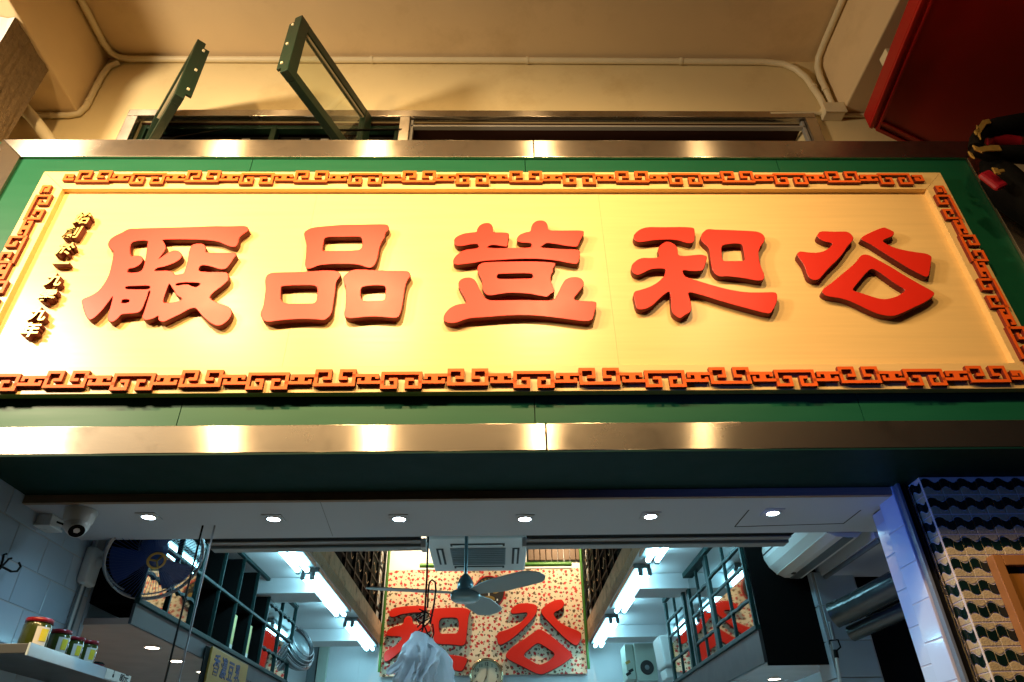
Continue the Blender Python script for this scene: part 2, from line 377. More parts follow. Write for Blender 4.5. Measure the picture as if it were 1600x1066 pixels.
conduit('conduit_pipe', [(3.13, .4, 7.55), (3.13, 3.78, 7.55), (3.125, 3.90, 7.53), (3.115, 3.955, 7.45), (3.105, 3.962, 7.3), (3.10, 3.962, 6.82)], r,
        'cream conduit following the right beam down to the junction box', [((3.13, 3.0, 7.55), (0, 1, 0)), ((3.10, 3.962, 7.1), (0, 0, 1))])
conduit('conduit_pipe', [(2.5, 3.968, 6.76), (2.9, 3.968, 6.77), (3.0, 3.968, 6.77)], .018, 'short thin conduit between window head and junction box')
conduit('conduit_pipe', [(3.12, 3.968, 6.745), (3.8, 3.968, 6.745)], .018, 'thin pale conduit under the right beam beside the red sign')
jb = MB().box(2.97, 3.155, 3.90, 4.0, 6.70, 6.82).build('junction_box', 'pipe', bevel=.008); tag(jb, 'square cream junction box where three conduits meet', 'junction box')
MB().box(2.962, 3.163, 3.885, 3.90, 6.694, 6.826).build('cover', 'pipe', jb, bevel=.004)
dp = MB().tube([aty(30, 160, 3.72), aty(58, 193, 3.78), aty(84, 228, 3.84), aty(120, 275, 3.92)], .05, 14).build('drain_pipe', 'pipe'); tag(dp, 'thick cream drain pipe slanting down behind the concrete pier', 'pipe')

# ---- windows in the upper wall
win = thing('steel_window', 'upper window band in a steel surround with green frames and two open sashes', 'window', (0, WY, WZ0))
MB().box(WX0-.10, WX1+.10, 3.955, 4.02, WZ1, WZ1+.085).build('surround_head', 'steel', win, bevel=.004)
MB().box(WX0-.10, WX0, 3.955, 4.02, WZ0-.1, WZ1-.002).build('surround_jamb', 'steel', win, bevel=.004)
MB().box(WX1, WX1+.10, 3.955, 4.02, WZ0-.1, WZ1-.002).build('surround_jamb', 'steel', win, bevel=.004)
MB().box(-.86, -.77, 3.957, 4.02, WZ0-.1, WZ1-.002).build('surround_mullion', 'steel', win, bevel=.004)
MB().box(WX0, WX1, 4.45, 4.5, WZ0-.3, WZ1+.3).build('dark_interior', 'dark', win)
MB().box(WX0+.002, WX1-.002, 4.03, 4.449, WZ1-.016, WZ1-.002).build('head_lining', 'lining', win)
fr = MB(); x0, x1 = WX0+.004, -.864
for xx in (x0, -2.02, x1-.05): fr.box(xx, xx+.05, 4.04, 4.12, WZ0, WZ1-.018)
fr.box(x0, x1, 4.045, 4.115, WZ1-.06, WZ1-.018).box(x0, x1, 4.05, 4.11, 6.44, 6.475)
fr.build('window_frame', 'dgreen', win, bevel=.004)
for a, b in ((x0+.06, -2.03), (-1.96, x1-.06)): MB().box(a, b, 4.14, 4.146, WZ0, WZ1-.06).build('pane', 'black', win)
for xx in (-1.72, -2.24, -1.55): MB().box(xx, xx+.07, 4.02, 4.045, 6.455, 6.475).build('latch', 'wire', win, bevel=.003)
f2 = MB(); x0, x1 = -.766, WX1-.004
f2.box(x0, x1, 3.985, 4.03, 6.60, 6.622)
for xx in (x0, x1-.025): f2.box(xx, xx+.025, 3.985, 4.03, WZ0, WZ1-.012)
f2.build('track', 'rail', win, bevel=.003)
f3 = MB()
for c in (-.35, 1.1, 2.15):
    f3.box(c-.3, c+.3, 4.2, 4.24, 6.50, 6.53)
    for k in (-.3, -.06, .02, .27): f3.box(c+k, c+k+.03, 4.2, 4.24, WZ0, 6.498)
f3.build('inner_frame', 'dgreen', win, bevel=.003)
def sash(label, hinge, outer, zt, zb, flip):
    h = Vector((*hinge, 0)); o = Vector((*outer, 0)); d = (o-h); L = d.length; d.normalize(); n = Vector((d.y, -d.x, 0))*flip
    t = thing('window_sash', label, 'window sash', (hinge[0], hinge[1], zb), 'open window sashes above the sign')
    up = Vector((0, 0, 1)); P = lambda u, z, k=0: h+d*u+n*k+up*z
    fw, th = .095, .034
    MB().obox(P(fw/2, (zt+zb)/2), (d, n, up), (fw/2, th, (zt-zb)/2)).build('stile', 'dgreen', t, bevel=.005)
    MB().obox(P(L-fw/2, (zt+zb)/2), (d, n, up), (fw/2, th, (zt-zb)/2)).build('stile', 'dgreen', t, bevel=.005)
    MB().obox(P(L/2, zt-fw/2), (d, n, up), (L/2-fw-.001, th-.002, fw/2)).build('rail', 'dgreen', t, bevel=.005)
    MB().obox(P(L/2, zb+fw/2), (d, n, up), (L/2-fw-.001, th-.002, fw/2)).build('rail', 'dgreen', t, bevel=.005)
    # rebate flange on the room side
    MB().obox(P(L-.012, (zt+zb)/2, -.052), (d, n, up), (.012, .024, (zt-zb)/2-.06)).build('flange', 'dgreen', t, bevel=.003)
    MB().obox(P(L/2, (zt+zb)/2, .004), (d, n, up), (L/2-fw+.004, .003, (zt-zb)/2-fw+.004)).build('pane', 'glass', t)
    for a, b in (((L/2, zt-fw-.006), (L/2-fw, .006)), ((L/2, zb+fw+.006), (L/2-fw, .006))): MB().obox(P(a[0], a[1], .012), (d, n, up), (b[0], .006, b[1])).build('glazing_bead', 'pipe', t)
    for k in (.16, .5, .86):
        MB().obox(P(L+.004, zb+(zt-zb)*k, -.035), (d, n, up), (.006, .010, .011)).build('latch', 'pipe', t, bevel=.003)
    MB().bar(P(L*.42, zb+.05, -.03), Vector((hinge[0]+d.x*.1+(.55 if d.x > 0 else .45), 4.04, zt-.09)), .02, .008).build('stay', 'iron', t)
    return t
s1 = atz(316, 64, 6.72)
sash('left window sash swung out and seen almost edge on', (-3.02, 3.99), (s1.x, s1.y), 6.715, 6.01, 1)
sash('right window sash swung out, its glass pane facing the street', (-1.145, 3.99), (-1.54, 3.03), 6.715, 6.01, -1)

# ================================================================== SIGN BOX
SG = thing('shop_sign', 'big maple shop sign with five red carved characters in a green and steel surround', 'shop sign', (0, 3.35, 3.1))
FX0, FX1, FZB, FZT = -3.318, 3.376, 3.277, 5.380
GY, SY, ZB, ZT = 3.30, 3.275, 3.109, 5.558
for a, b in ((-3.54, -1.718), (-1.713, .2), (.205, 2.0), (2.005, 3.6)):
    MB().box(a, b, GY, GY+.02, 3.12, ZT).build('green_panel', 'green', SG)
for a, b in ((FX0-.19, .266), (.269, FX1+.19)):
    MB().prism([(a, SY, ZT), (b, SY, ZT), (b if b < 1 else FX1, SY, FZT), (a if a > 0 else FX0, SY, FZT)], (0, GY-SY-.002, 0)).build('steel_trim', 'steel', SG, bevel=.004)
for a, b in ((FX0-.19, .256), (.259, FX1+.19)):
    MB().box(a, b, SY, GY-.002, ZB+.008, FZB).build('steel_trim', 'steel', SG, bevel=.004)
MB().prism([(FX0-.19, SY, ZT), (FX0-.002, SY, FZT-.002), (FX0-.002, SY, FZB+.002), (FX0-.19, SY, FZB+.002)], (0, GY-SY-.002, 0)).build('steel_trim', 'vsteel', SG, bevel=.003)
MB().prism([(FX1+.19, SY, ZT), (FX1+.002, SY, FZT-.002), (FX1+.002, SY, FZB+.002), (FX1+.19, SY, FZB+.002)], (0, GY-SY-.002, 0)).build('steel_trim', 'vsteel', SG, bevel=.003)
MB().box(FX0-.16, FX1+.16, GY+.022, 3.99, ZT-.04, ZT-.005).build('top_cover', 'rail', SG)
MB().box(FX0-.16, FX1+.16, SY+.001, 3.80, ZB-.002, ZB+.006).build('underside', 'undergreen_shade', SG)
MB().box(FX0-.185, FX0-.165, GY, 4.0, 3.12, ZT-.01).build('side_cover', 'rail', SG)
MB().box(FX1+.165, FX1+.185, GY, 4.0, 3.12, ZT-.01).build('side_cover', 'rail', SG)
# maple board: recessed field and raised border
BX0, BX1, BZ0, BZ1 = -3.062, 3.092, 3.453, 5.185
IX0, IX1, IZ0, IZ1 = -2.885, 2.938, 3.62, 5.022
for a, b in ((IX0-.02, -1.21), (-1.209, .69), (.691, IX1+.02)):
    MB().box(a, b, 3.28, 3.288, IZ0-.02, IZ1+.02).build('sign_field', 'maple', SG)
def border(p): return MB().prism([(x, 3.24, z) for x, z in p], (0, .048, 0)).build('sign_border', 'maple', SG, bevel=.002)
border([(BX0, BZ1), (BX1, BZ1), (IX1, IZ1), (IX0, IZ1)])
border([(BX0, BZ0), (BX1, BZ0), (IX1, IZ0), (IX0, IZ0)])
border([(BX0, BZ0+.001), (BX0, BZ1-.001), (IX0-.0005, IZ1-.001), (IX0-.0005, IZ0+.001)])
border([(BX1, BZ0+.001), (BX1, BZ1-.001), (IX1+.0005, IZ1-.001), (IX1+.0005, IZ0+.001)])
MB().box(BX0+.06, BX1-.06, 3.2885, 3.2995, BZ0+.05, BZ1-.05).build('batten', 'batten', SG)

# fretwork
def grid_mesh(name, rects, depth):
    xs = sorted({round(a, 5) for r in rects for a in (r[0], r[1])}); zs = sorted({round(a, 5) for r in rects for a in (r[2], r[3])})
    occ = {(i, j) for i in range(len(xs)-1) for j in range(len(zs)-1) if any(r[0] <= (xs[i]+xs[i+1])/2 <= r[1] and r[2] <= (zs[j]+zs[j+1])/2 <= r[3] for r in rects)}
    bm = bmesh.new(); V = {}
    def vt(i, j, k):
        if (i, j, k) not in V: V[(i, j, k)] = bm.verts.new((xs[i], -depth if k else 0, zs[j]))
        return V[(i, j, k)]
    for i, j in occ:
        bm.faces.new([vt(i, j, 1), vt(i+1, j, 1), vt(i+1, j+1, 1), vt(i, j+1, 1)])
        for di, dj, a, b in ((-1, 0, (i, j), (i, j+1)), (1, 0, (i+1, j+1), (i+1, j)), (0, -1, (i+1, j), (i, j)), (0, 1, (i, j+1), (i+1, j+1))):
            if (i+di, j+dj) not in occ: bm.faces.new([vt(*a, 0), vt(*a, 1), vt(*b, 1), vt(*b, 0)])
    bmesh.ops.recalc_face_normals(bm, faces=bm.faces)
    me = bpy.data.meshes.new(name); bm.to_mesh(me); bm.free(); me.materials.append(MT['orange']); me.materials.append(MT['orangeside_shade'])
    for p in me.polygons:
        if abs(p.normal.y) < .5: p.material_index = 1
    return me
t = .0092   # half stroke
def strokes(pts): return [(min(a[0], b[0])-t, max(a[0], b[0])+t, min(a[1], b[1])-t, max(a[1], b[1])+t) for a, b in zip(pts, pts[1:])]
bw, bh = .112, .0535
half = [(-.058, -.004), (-.030, -.004), (-.030, bh-t), (-bw+t, bh-t), (-bw+t, -bh+t), (0, -bh+t)]
br = strokes(half)+strokes([(-x, z) for x, z in half])
me_br = grid_mesh('fret_bracket', br, .024)
g = .078
lk = strokes([(-g, -.022), (g-.03, -.022), (g-.03, -.010)])+strokes([(-g+.03, .006), (-g+.03, .022), (g, .022)])+[(-.017, .017, -.022, .022)]
me_lk = grid_mesh('fret_link', lk, .024)
hk = strokes([(-.03, -.02), (.025, -.02), (.025, .022), (-.02, .022), (-.02, .006), (-.004, .006)])
me_hk = grid_mesh('fret_hook', hk, .024)
def fret(me, x, z, rot=0, fz=1, fx=1):
    o = bpy.data.objects.new(me.name, me); COL.objects.link(o); o.parent = SG
    m = Matrix.Translation(Vector((x, 3.24, z))-ORG[SG.name]) @ Matrix.Rotation(rot, 4, 'Y') @ Matrix.Diagonal((fx, 1, fz, 1)); o.matrix_local = m
XA, XB = -2.698, 2.735; st = (XB-XA)/15
for row, zc, sgn in ((0, 5.106, 1), (1, 3.524, -1)):
    for i in range(16):
        x = XA+i*st; up = (i % 2 == 0); s_ = (1 if up else -1)*sgn
        fret(me_br, x, zc+s_*.009, 0, s_)
        if i < 15: fret(me_lk, x+st/2, zc, 0, 1 if up else -1)
    fret(me_hk, XA-st*.45, zc, 0, 1 if row == 0 else -1, -1); fret(me_hk, XB+st*.45, zc, 0, -1 if row == 0 else 1, 1)
for xc, sgn in ((-2.975, 1), (3.015, -1)):
    zz = [4.83-i*.362 for i in range(4)]
    for i, z in enumerate(zz):
        s_ = (1 if i % 2 == 0 else -1)*sgn
        fret(me_br, xc+s_*.012, z, PI/2, s_)
        if i < 3: fret(me_lk, xc, z-.181, PI/2, s_)
    fret(me_hk, xc, 4.83+.166, PI/2, sgn, -1); fret(me_hk, xc, zz[-1]-.166, PI/2, -sgn, 1)

# carved characters, outlines traced stroke by stroke
LY = 3.235; LD = .046
def carved(loops, ox, oy, sc): return extrude_loops(px_loops(loops, ox, oy, sc, LY), LY, LD, 'carved_character', 'red', SG, .003, 'redside_shade')
carved([
 [(280,295),(300,258),(345,228),(385,212),(438,180),(520,178),(700,172),(900,168),(1090,160),(1200,162),(1335,157),(1353,185),(1345,198),(1312,222),(1285,240),(1275,262),(1275,280),(1255,318),(1230,322),(1195,312),(1120,278),(1050,270),(990,266),(870,262),(690,264),(705,275),(722,310),(722,335),(700,370),(664,414),(690,395),(740,360),(780,343),(815,345),(840,365),(846,392),(830,415),(790,440),(740,460),(690,474),(655,478),(630,502),(700,498),(755,498),(785,515),(790,527),(805,527),(855,520),(862,505),(885,430),(900,330),(925,298),(985,292),(1015,300),(1028,325),(1022,358),(1060,362),(1150,362),(1245,362),(1262,378),(1240,400),(1215,440),(1190,475),(1165,490),(1130,490),(1060,465),(985,455),(965,502),(1050,510),(1130,508),(1190,510),(1200,545),(1195,575),(1150,615),(1100,650),(1050,698),(1080,725),(1130,745),(1190,765),(1220,790),(1222,830),(1200,870),(1150,912),(1110,918),(1085,910),(1050,890),(1000,845),(960,795),(940,780),(900,790),(830,830),(760,862),(710,888),(680,885),(662,868),(668,838),(630,862),(570,878),(545,862),(540,850),(560,800),(585,720),(606,655),(594,652),(588,668),(580,700),(560,745),(545,790),(515,820),(430,826),(385,830),(360,860),(330,885),(300,890),(280,870),(280,840),(300,780),(325,685),(300,720),(240,800),(190,850),(150,875),(125,860),(105,820),(80,730),(95,710),(150,690),(210,655),(260,590),(295,520),(320,400),(328,350),(290,325)],
 [(452,292),(500,274),(592,270),(580,305),(572,380),(552,480),(525,510),(430,516),(437,484),(478,480),(520,460),(545,430),(550,400),(530,383),(480,386),(455,388)],
 [(416,618),(500,616),(605,612),(600,640),(500,640),(416,638)],
 [(395,715),(450,718),(440,742),(380,745)],
 [(795,598),(860,588),(995,591),(955,625),(925,618),(885,598),(800,614)],
 [(768,628),(790,660),(800,685),(850,712),(820,730),(750,740),(700,742),(712,690),(745,598),(757,605)]], 110, 320, .20633)
carved([
 [(395,180),(430,150),(480,133),(600,122),(720,112),(900,110),(1040,107),(1095,110),(1108,130),(1105,155),(1078,180),(1075,215),(1045,260),(1030,300),(1022,345),(1008,410),(985,455),(955,474),(915,468),(865,448),(780,440),(640,440),(520,450),(465,478),(425,480),(405,450),(410,410),(418,330),(420,270),(405,225)],
 [(568,225),(600,215),(700,215),(860,212),(885,222),(884,320),(780,328),(640,330),(550,332),(560,290)],
 [(72,570),(90,530),(130,510),(220,508),(400,504),(560,492),(660,494),(700,510),(708,535),(680,570),(665,600),(660,680),(645,760),(638,830),(620,870),(580,905),(545,908),(500,902),(380,898),(250,905),(165,915),(95,925),(60,910),(38,875),(35,845),(60,790),(70,720),(80,640)],
 [(208,640),(212,625),(350,617),(510,618),(512,680),(500,768),(400,768),(205,770)],
 [(722,548),(760,510),(820,482),(950,488),(1120,496),(1260,495),(1285,515),(1285,545),(1262,575),(1245,620),(1232,700),(1222,780),(1205,850),(1185,885),(1150,892),(1050,882),(950,878),(850,888),(770,895),(740,880),(732,850),(745,800),(748,700),(745,620),(728,590)],
 [(875,635),(930,622),(1000,618),(1082,622),(1078,680),(1075,742),(1000,745),(885,750),(870,690)]], 400, 330, .18759)
carved([
 [(155,235),(180,208),(235,185),(300,176),(347,172),(347,150),(365,120),(400,100),(440,94),(470,108),(483,140),(480,175),(540,176),(610,178),(618,200),(610,225),(605,280),(598,298),(560,292),(500,282),(460,284),(425,302),(500,308),(600,306),(720,304),(800,302),(805,272),(780,265),(720,264),(685,252),(678,225),(700,195),(750,175),(795,168),(798,135),(810,105),(840,80),(880,74),(915,82),(938,110),(940,160),(1050,160),(1240,158),(1238,190),(1218,225),(1200,265),(1190,290),(1170,298),(1100,292),(1010,275),(925,264),(900,285),(872,300),(950,308),(1080,316),(1208,318),(1205,380),(1195,420),(1180,442),(1120,435),(1030,415),(900,400),(760,396),(620,402),(500,410),(400,415),(320,432),(250,440),(180,448),(150,435),(148,405),(170,370),(215,335),(260,318),(362,308),(362,275),(320,274),(280,280),(220,292),(180,290),(158,265)],
 [(352,465),(362,445),(400,425),(520,420),(700,418),(860,418),(1005,428),(1000,455),(980,478),(985,500),(965,530),(960,570),(975,610),(1000,670),(960,690),(935,715),(890,710),(800,690),(700,682),(620,680),(540,690),(470,703),(430,700),(400,665),(390,620),(392,580),(372,540),(352,500)],
 [(515,545),(520,525),(560,522),(700,518),(805,520),(815,535),(808,560),(700,562),(560,565),(518,560)],
 [(65,890),(80,850),(120,805),(180,775),(268,766),(240,710),(205,650),(190,610),(200,575),(240,553),(290,550),(325,565),(350,600),(375,660),(430,742),(550,742),(700,738),(850,742),(990,742),(1020,690),(1050,620),(1080,570),(1120,550),(1180,546),(1220,560),(1240,590),(1235,625),(1200,670),(1145,738),(1240,748),(1340,750),(1345,780),(1330,830),(1322,870),(1310,905),(1270,918),(1210,915),(1100,900),(950,880),(800,868),(700,866),(560,872),(400,885),(300,890),(240,905),(180,930),(120,935),(80,920)]], 680, 330, .18763)
carved([
 [(115,180),(130,145),(180,105),(250,85),(400,88),(550,85),(670,90),(685,110),(685,190),(680,220),(650,240),(600,235),(550,215),(480,205),(400,204),(300,210),(230,222),(170,230),(130,215)],
 [(345,290),(355,265),(390,235),(430,218),(470,230),(510,255),(528,290),(530,350),(600,355),(680,345),(750,340),(795,355),(800,375),(788,410),(780,450),(760,490),(700,498),(640,495),(600,488),(570,490),(590,545),(700,580),(850,625),(1000,665),(1150,690),(1280,692),(1430,688),(1450,710),(1448,780),(1420,840),(1390,890),(1330,885),(1200,850),(1050,810),(880,760),(740,715),(620,685),(640,750),(655,800),(655,870),(600,900),(550,938),(500,905),(470,870),(465,780),(455,675),(400,715),(350,760),(300,810),(240,845),(180,855),(145,840),(125,760),(115,710),(130,680),(190,666),(270,640),(340,600),(400,545),(420,478),(370,472),(300,475),(250,490),(210,515),(150,535),(110,510),(95,470),(105,430),(150,390),(200,370),(280,374),(358,368),(350,330)],
 [(738,185),(750,145),(790,110),(820,104),(870,110),(1000,114),(1150,120),(1270,128),(1320,155),(1338,190),(1325,230),(1295,265),(1275,320),(1280,390),(1300,460),(1328,520),(1332,560),(1310,585),(1260,585),(1180,570),(1090,555),(1000,545),(915,548),(875,525),(845,480),(835,420),(825,330),(815,280),(770,240),(745,215)],
 [(932,270),(960,250),(1050,240),(1120,245),(1132,280),(1140,330),(1152,400),(1080,400),(1000,402),(940,400),(935,330)]], 970, 340, .16883)
carved([
 [(278,160),(300,128),(350,125),(450,130),(550,126),(590,148),(618,185),(605,220),(560,265),(520,330),(460,400),(400,455),(350,510),(310,560),(280,580),(240,580),(205,560),(185,530),(170,480),(150,430),(120,390),(92,350),(95,325),(120,310),(200,322),(280,325),(340,310),(390,280),(425,245),(400,232),(350,225),(300,200),(280,180)],
 [(682,205),(690,180),(740,150),(830,110),(895,87),(940,105),(990,130),(990,155),(975,175),(930,190),(880,215),(920,245),(1000,280),(1090,302),(1200,320),(1290,332),(1335,355),(1340,380),(1330,440),(1320,500),(1312,545),(1280,550),(1200,510),(1100,455),(980,380),(860,305),(760,240)],
 [(318,690),(340,650),(410,605),(480,545),(560,480),(630,420),(680,350),(720,338),(770,350),(850,395),(960,455),(1080,530),(1200,600),(1320,665),(1368,695),(1355,730),(1280,785),(1180,830),(1080,880),(1000,912),(940,912),(860,900),(760,860),(640,800),(560,765),(480,745),(400,735),(350,720)],
 [(605,665),(660,600),(720,525),(780,470),(830,490),(920,555),(1010,620),(1100,670),(1060,705),(1000,735),(920,755),(850,750),(760,722),(680,695),(625,680)]], 1230, 340, .1688)
# founding-year inscription, read downwards
for ch, (px, py) in zip('始創於一九零九年', ((128, 341), (112, 363), (101, 389), (93, 412), (83, 437), (71, 463), (58, 491), (46, 516))):
    c = aty(px, py, 3.225)
    text_mesh(ch, .104, .046, 'inscription_character', 'goldface', SG, lambda v, c=c: Vector((c.x+v.x+v.y*.12, 3.23+.023-v.z, c.z+v.y)), bold=.0022, side='redside_shade')

# ================================================================== SHOP INTERIOR
SZ = 3.058     # front soffit height
CZ = 3.58      # ground-floor ceiling height
VX0, VX1 = -1.785, 1.36
struct(MB().box(-3.6, 3.5, 3.80, 3.83, SZ, 3.106).build('opening_lip', 'lipwood'))
struct(MB().box(-2.75, 2.62, 3.832, 4.47, SZ, SZ+.06).build('front_soffit', 'soffit'))
struct(MB().box(-2.75, 2.62, 3.95, 4.43, SZ+.07, 5.95).build('wall_over_soffit', 'dark'))
# hatch lines in the soffit
h = [atz(1148, 823, SZ), atz(1318, 818, SZ), atz(1345, 797, SZ), atz(1170, 797, SZ)]
hm = MB()
for a, b in ((h[0], h[1]), (h[1], h[2]), (h[3], h[0])): hm.bar(a-Vector((0, 0, .0005)), b-Vector((0, 0, .0005)), .006, .003)
hatch = hm.build('access_hatch', 'ink'); tag(hatch, 'square access hatch outline at the right end of the white soffit', 'hatch')
hm = MB(); a = atz(500, 783, SZ); b = atz(520, 838, SZ); hm.bar(a, b, .003, .002); hm.build('soffit_joint', 'grey')['kind'] = 'structure'

# ceilings either side of the void, beams, walls
struct(MB().box(-3.7, VX0, 4.47, 11.2, CZ, CZ+.12).build('shop_ceiling', 'white'))
struct(MB().box(VX1, 3.4, 4.47, 11.2, CZ, CZ+.12).build('shop_ceiling', 'white'))
for a, b in ((-3.7, VX0-.12), (VX1+.12, 3.4)):
    struct(MB().box(a, b, 7.35, 7.75, CZ-.16, CZ-.003).build('shop_beam', 'white', bevel=.006))
    struct(MB().box(a, b, 9.9, 10.3, CZ-.16, CZ-.003).build('shop_beam', 'white', bevel=.006))
struct(MB().box(-3.9, 3.6, 11.2, 11.4, .1, 5.95).build('back_wall', 'wall' if False else 'white'))
struct(MB().box(-3.9, -3.7, 4.9, 11.2, .1, 5.95).build('side_wall', 'white'))
struct(MB().box(3.4, 3.6, 4.4, 11.2, .1, 5.95).build('side_wall', 'white'))
struct(MB().box(-3.9, 3.6, 4.47, 11.4, 5.95, 6.05).build('upper_ceiling', 'dark'))
# upper floor edges of the void: stained slab edge and railing
for sx, x, nm in ((-1, VX0, 'left'), (1, VX1, 'right')):
    struct(MB().box(x, x-.02*-sx if False else x+sx*.02, 4.47, 11.19, CZ+.002, CZ+.30).build('slab_edge', 'beige'))
    rl = thing('railing', 'black grid railing along the %s edge of the upper floor' % nm, 'railing', (x, 7.8, CZ+.3), 'railings round the void')
    bk = MB().box(x+sx*.10, x+sx*.12, 4.6, 11.1, CZ+.125, 5.9).build('backing_panel', 'moss', rl)
    ps = MB()
    for k in range(12): ps.box(x+sx*.0, x+sx*.04, 4.6+k*.58, 4.64+k*.58, CZ+.30, 5.85)
    ps.build('post', 'iron', rl)
    for z in (CZ+.42, CZ+.72, CZ+1.02, CZ+1.32, CZ+1.62):
        MB().box(x+sx*.01, x+sx*.03, 4.6, 11.1, z, z+.025).build('rail', 'iron', rl)
    sc_ = MB()
    for k in range(11):
        for j in range(5):
            y = 4.9+k*.58; z = CZ+.57+j*.30
            sc_.tube([(x+sx*.012, y-.16+.32*i/8, z+.05*math.sin(2*PI*i/8)) for i in range(9)], .006, 5)
    sc_.build('scrollwork', 'brass', rl)
    pole = MB().tube([(x-sx*.03, 11.05, 3.2), (x-sx*.03, 11.05, 5.9)], .022, 8).build('green_pole', 'lime'); tag(pole, 'thin green pole standing at the back %s corner of the void' % nm, 'pole')
# upper back wall: shutter and green bar
shp = thing('roller_shutter', 'brown ribbed shutter above the floral board at right', 'shutter', (.8, 11.18, 5.0))
a = aty(825, 878, 11.17); b = aty(905, 850, 11.17)
for k in range(9):
    xx = a.x+(1.36-a.x)*k/9
    MB().box(xx+.004, xx+(1.36-a.x)/9-.004, 11.15, 11.19, 4.83, 5.85).build('slat', 'shutter', shp, bevel=.006)
a = aty(656, 884, 11.1); b = aty(893, 880, 11.1)
gb = MB().tube([(a.x, 11.1, a.z), (b.x, 11.1, a.z)], .035, 10).build('green_bar', 'lime'); tag(gb, 'bright green horizontal bar above the floral board', 'bar')
lm = MB().box(-3.65, VX0-.3, 11.19, 11.199, 2.0, 3.4).build('skirting_panel', 'white'); struct(lm)

# ---- floral board with the shop's characters
FB = thing('floral_board', 'floral patterned back wall board with big red carved characters', 'wall sign', (-.23, 11.15, 3.17))
c1 = aty(605, 889, 11.13); c2 = aty(907, 890, 11.13); c3 = aty(597, 1055, 11.13); c4 = aty(915, 1055, 11.13)
MB().box((c1.x+c3.x)/2-.01, (c2.x+c4.x)/2+.01, 11.13, 11.16, (c3.z+c4.z)/2, (c1.z+c2.z)/2).build('board', 'floral', FB)
def inner(loops): return extrude_loops(px_loops(loops, 560, 820, .2375, 11.06), 11.06, .07, 'carved_character', 'red', FB, .006, 'redside_shade')
inner([[(1000,570),(1015,540),(1060,515),(1150,518),(1180,535),(1175,580),(1130,640),(1060,710),(1000,760),(920,805),(905,710),(980,690),(1060,650),(1110,600),(1110,575),(1050,585),(1010,588)],
 [(1200,560),(1230,530),(1290,495),(1340,490),(1358,520),(1340,555),(1280,580),(1300,620),(1360,665),(1470,705),(1465,760),(1435,805),(1360,750),(1270,660),(1205,590)],
 [(965,860),(1000,810),(1080,760),(1150,710),(1190,680),(1240,710),(1330,780),(1410,850),(1405,875),(1330,930),(1220,985),(1180,985),(1080,935),(980,885)],
 [(1080,860),(1130,815),(1180,775),(1230,805),(1300,850),(1250,900),(1190,925),(1130,890)]])
inner([[(200,580),(220,550),(300,535),(420,530),(450,540),(450,575),(350,580),(280,590),(230,610),(205,605)],
 [(300,615),(330,595),(355,612),(360,660),(470,655),(480,705),(370,725),(430,800),(560,850),(720,870),(712,910),(680,975),(590,940),(460,870),(375,800),(370,960),(340,990),(310,960),(310,800),(250,860),(170,915),(165,835),(240,800),(300,735),(180,735),(185,700),(225,670),(292,660)],
 [(465,575),(480,550),(600,545),(700,545),(740,565),(725,600),(715,700),(705,800),(620,790),(510,785),(495,760),(480,660)],
 [(530,618),(590,612),(660,612),(660,715),(590,715),(530,718)]])
# round plaque
pc = aty(764, 926, 11.09)
pq = thing('round_plaque', 'round black plaque with a red rim and gold pictures behind the ceiling fan', 'plaque', pc)
MB().lathe([(0, 0), (.255, 0), (.255, .02), (.235, .03)], pc, (0, -1, 0), 32).build('rim', 'redsign', pq)
MB().lathe([(.235, .026), (.0, .026)], pc, (0, -1, 0), 32).build('disc', 'ink', pq)
gm = MB()
for dx, dz, rx, rz in ((.0, -.10, .09, .045), (.10, .01, .05, .035), (-.1, .02, .05, .03)):
    gm.add([pc+Vector((dx+rx*math.cos(2*PI*i/14)*(1+.15*math.sin(3*i)), -.030, dz+rz*math.sin(2*PI*i/14))) for i in range(14)], [tuple(range(14))])
gm.build('gold_picture', 'goldtape', pq)
gm = MB().box(pc.x-.01, pc.x+.01, pc.y-.032, pc.y-.028, pc.z-.06, pc.z+.13); gm.build('white_stroke', 'paper', pq)
for i in range(7):
    a = PI*(.22+.56*i/6); gm = MB().obox(pc+Vector((.19*math.cos(a), -.03, .19*math.sin(a))), ((1, 0, 0), (0, 1, 0), (0, 0, 1)), (.014, .002, .018)); gm.build('gold_letter', 'goldtape', pq)
    gm = MB().obox(pc+Vector((.17*math.cos(a), -.03, -.17*math.sin(a)-.01)), ((1, 0, 0), (0, 1, 0), (0, 0, 1)), (.010, .002, .014)); gm.build('gold_letter', 'paper', pq)
# clock
cc = aty(760, 1057, 10.98); cr = (aty(786.5, 1057, 10.98)-cc).x
ck = thing('wall_clock', 'round brass rimmed wall clock with black numerals below the floral board', 'clock', cc)
MB().lathe([(cr*.80, .0), (cr*.98, -.06), (cr, .02), (cr*.94, .045), (cr*.86, .02), (cr*.84, 0)], cc, (0, -1, 0), 48).build('rim', 'brass', ck)
MB().lathe([(cr*.86, .004), (0, .004)], cc, (0, -1, 0), 48).build('face', 'clockface', ck)
for k in range(12):
    a = PI/2-2*PI*(k+1)/12; p = cc+Vector((math.cos(a)*cr*.66, -.008, math.sin(a)*cr*.66))
    text_mesh(str(k+1), .062, .002, 'numeral', 'ink', ck, lambda v, p=p: Vector((p.x+v.x, p.y-v.z, p.z+v.y)), bold=.0012)
MB().bar(cc+Vector((0, -.014, -.03)), cc+Vector((.015, -.014, cr*.68)), .004, .013, (0, 1, 0)).build('minute_hand', 'ink', ck)
MB().bar(cc+Vector((0, -.011, 0)), cc+Vector((-cr*.20, -.011, -cr*.40)), .004, .018, (0, 1, 0)).build('hour_hand', 'ink', ck)
MB().box(cc.x-.04, cc.x+.04, cc.y+.0, 11.199, cc.z-.05, cc.z+.05).build('mount', 'ink', ck)

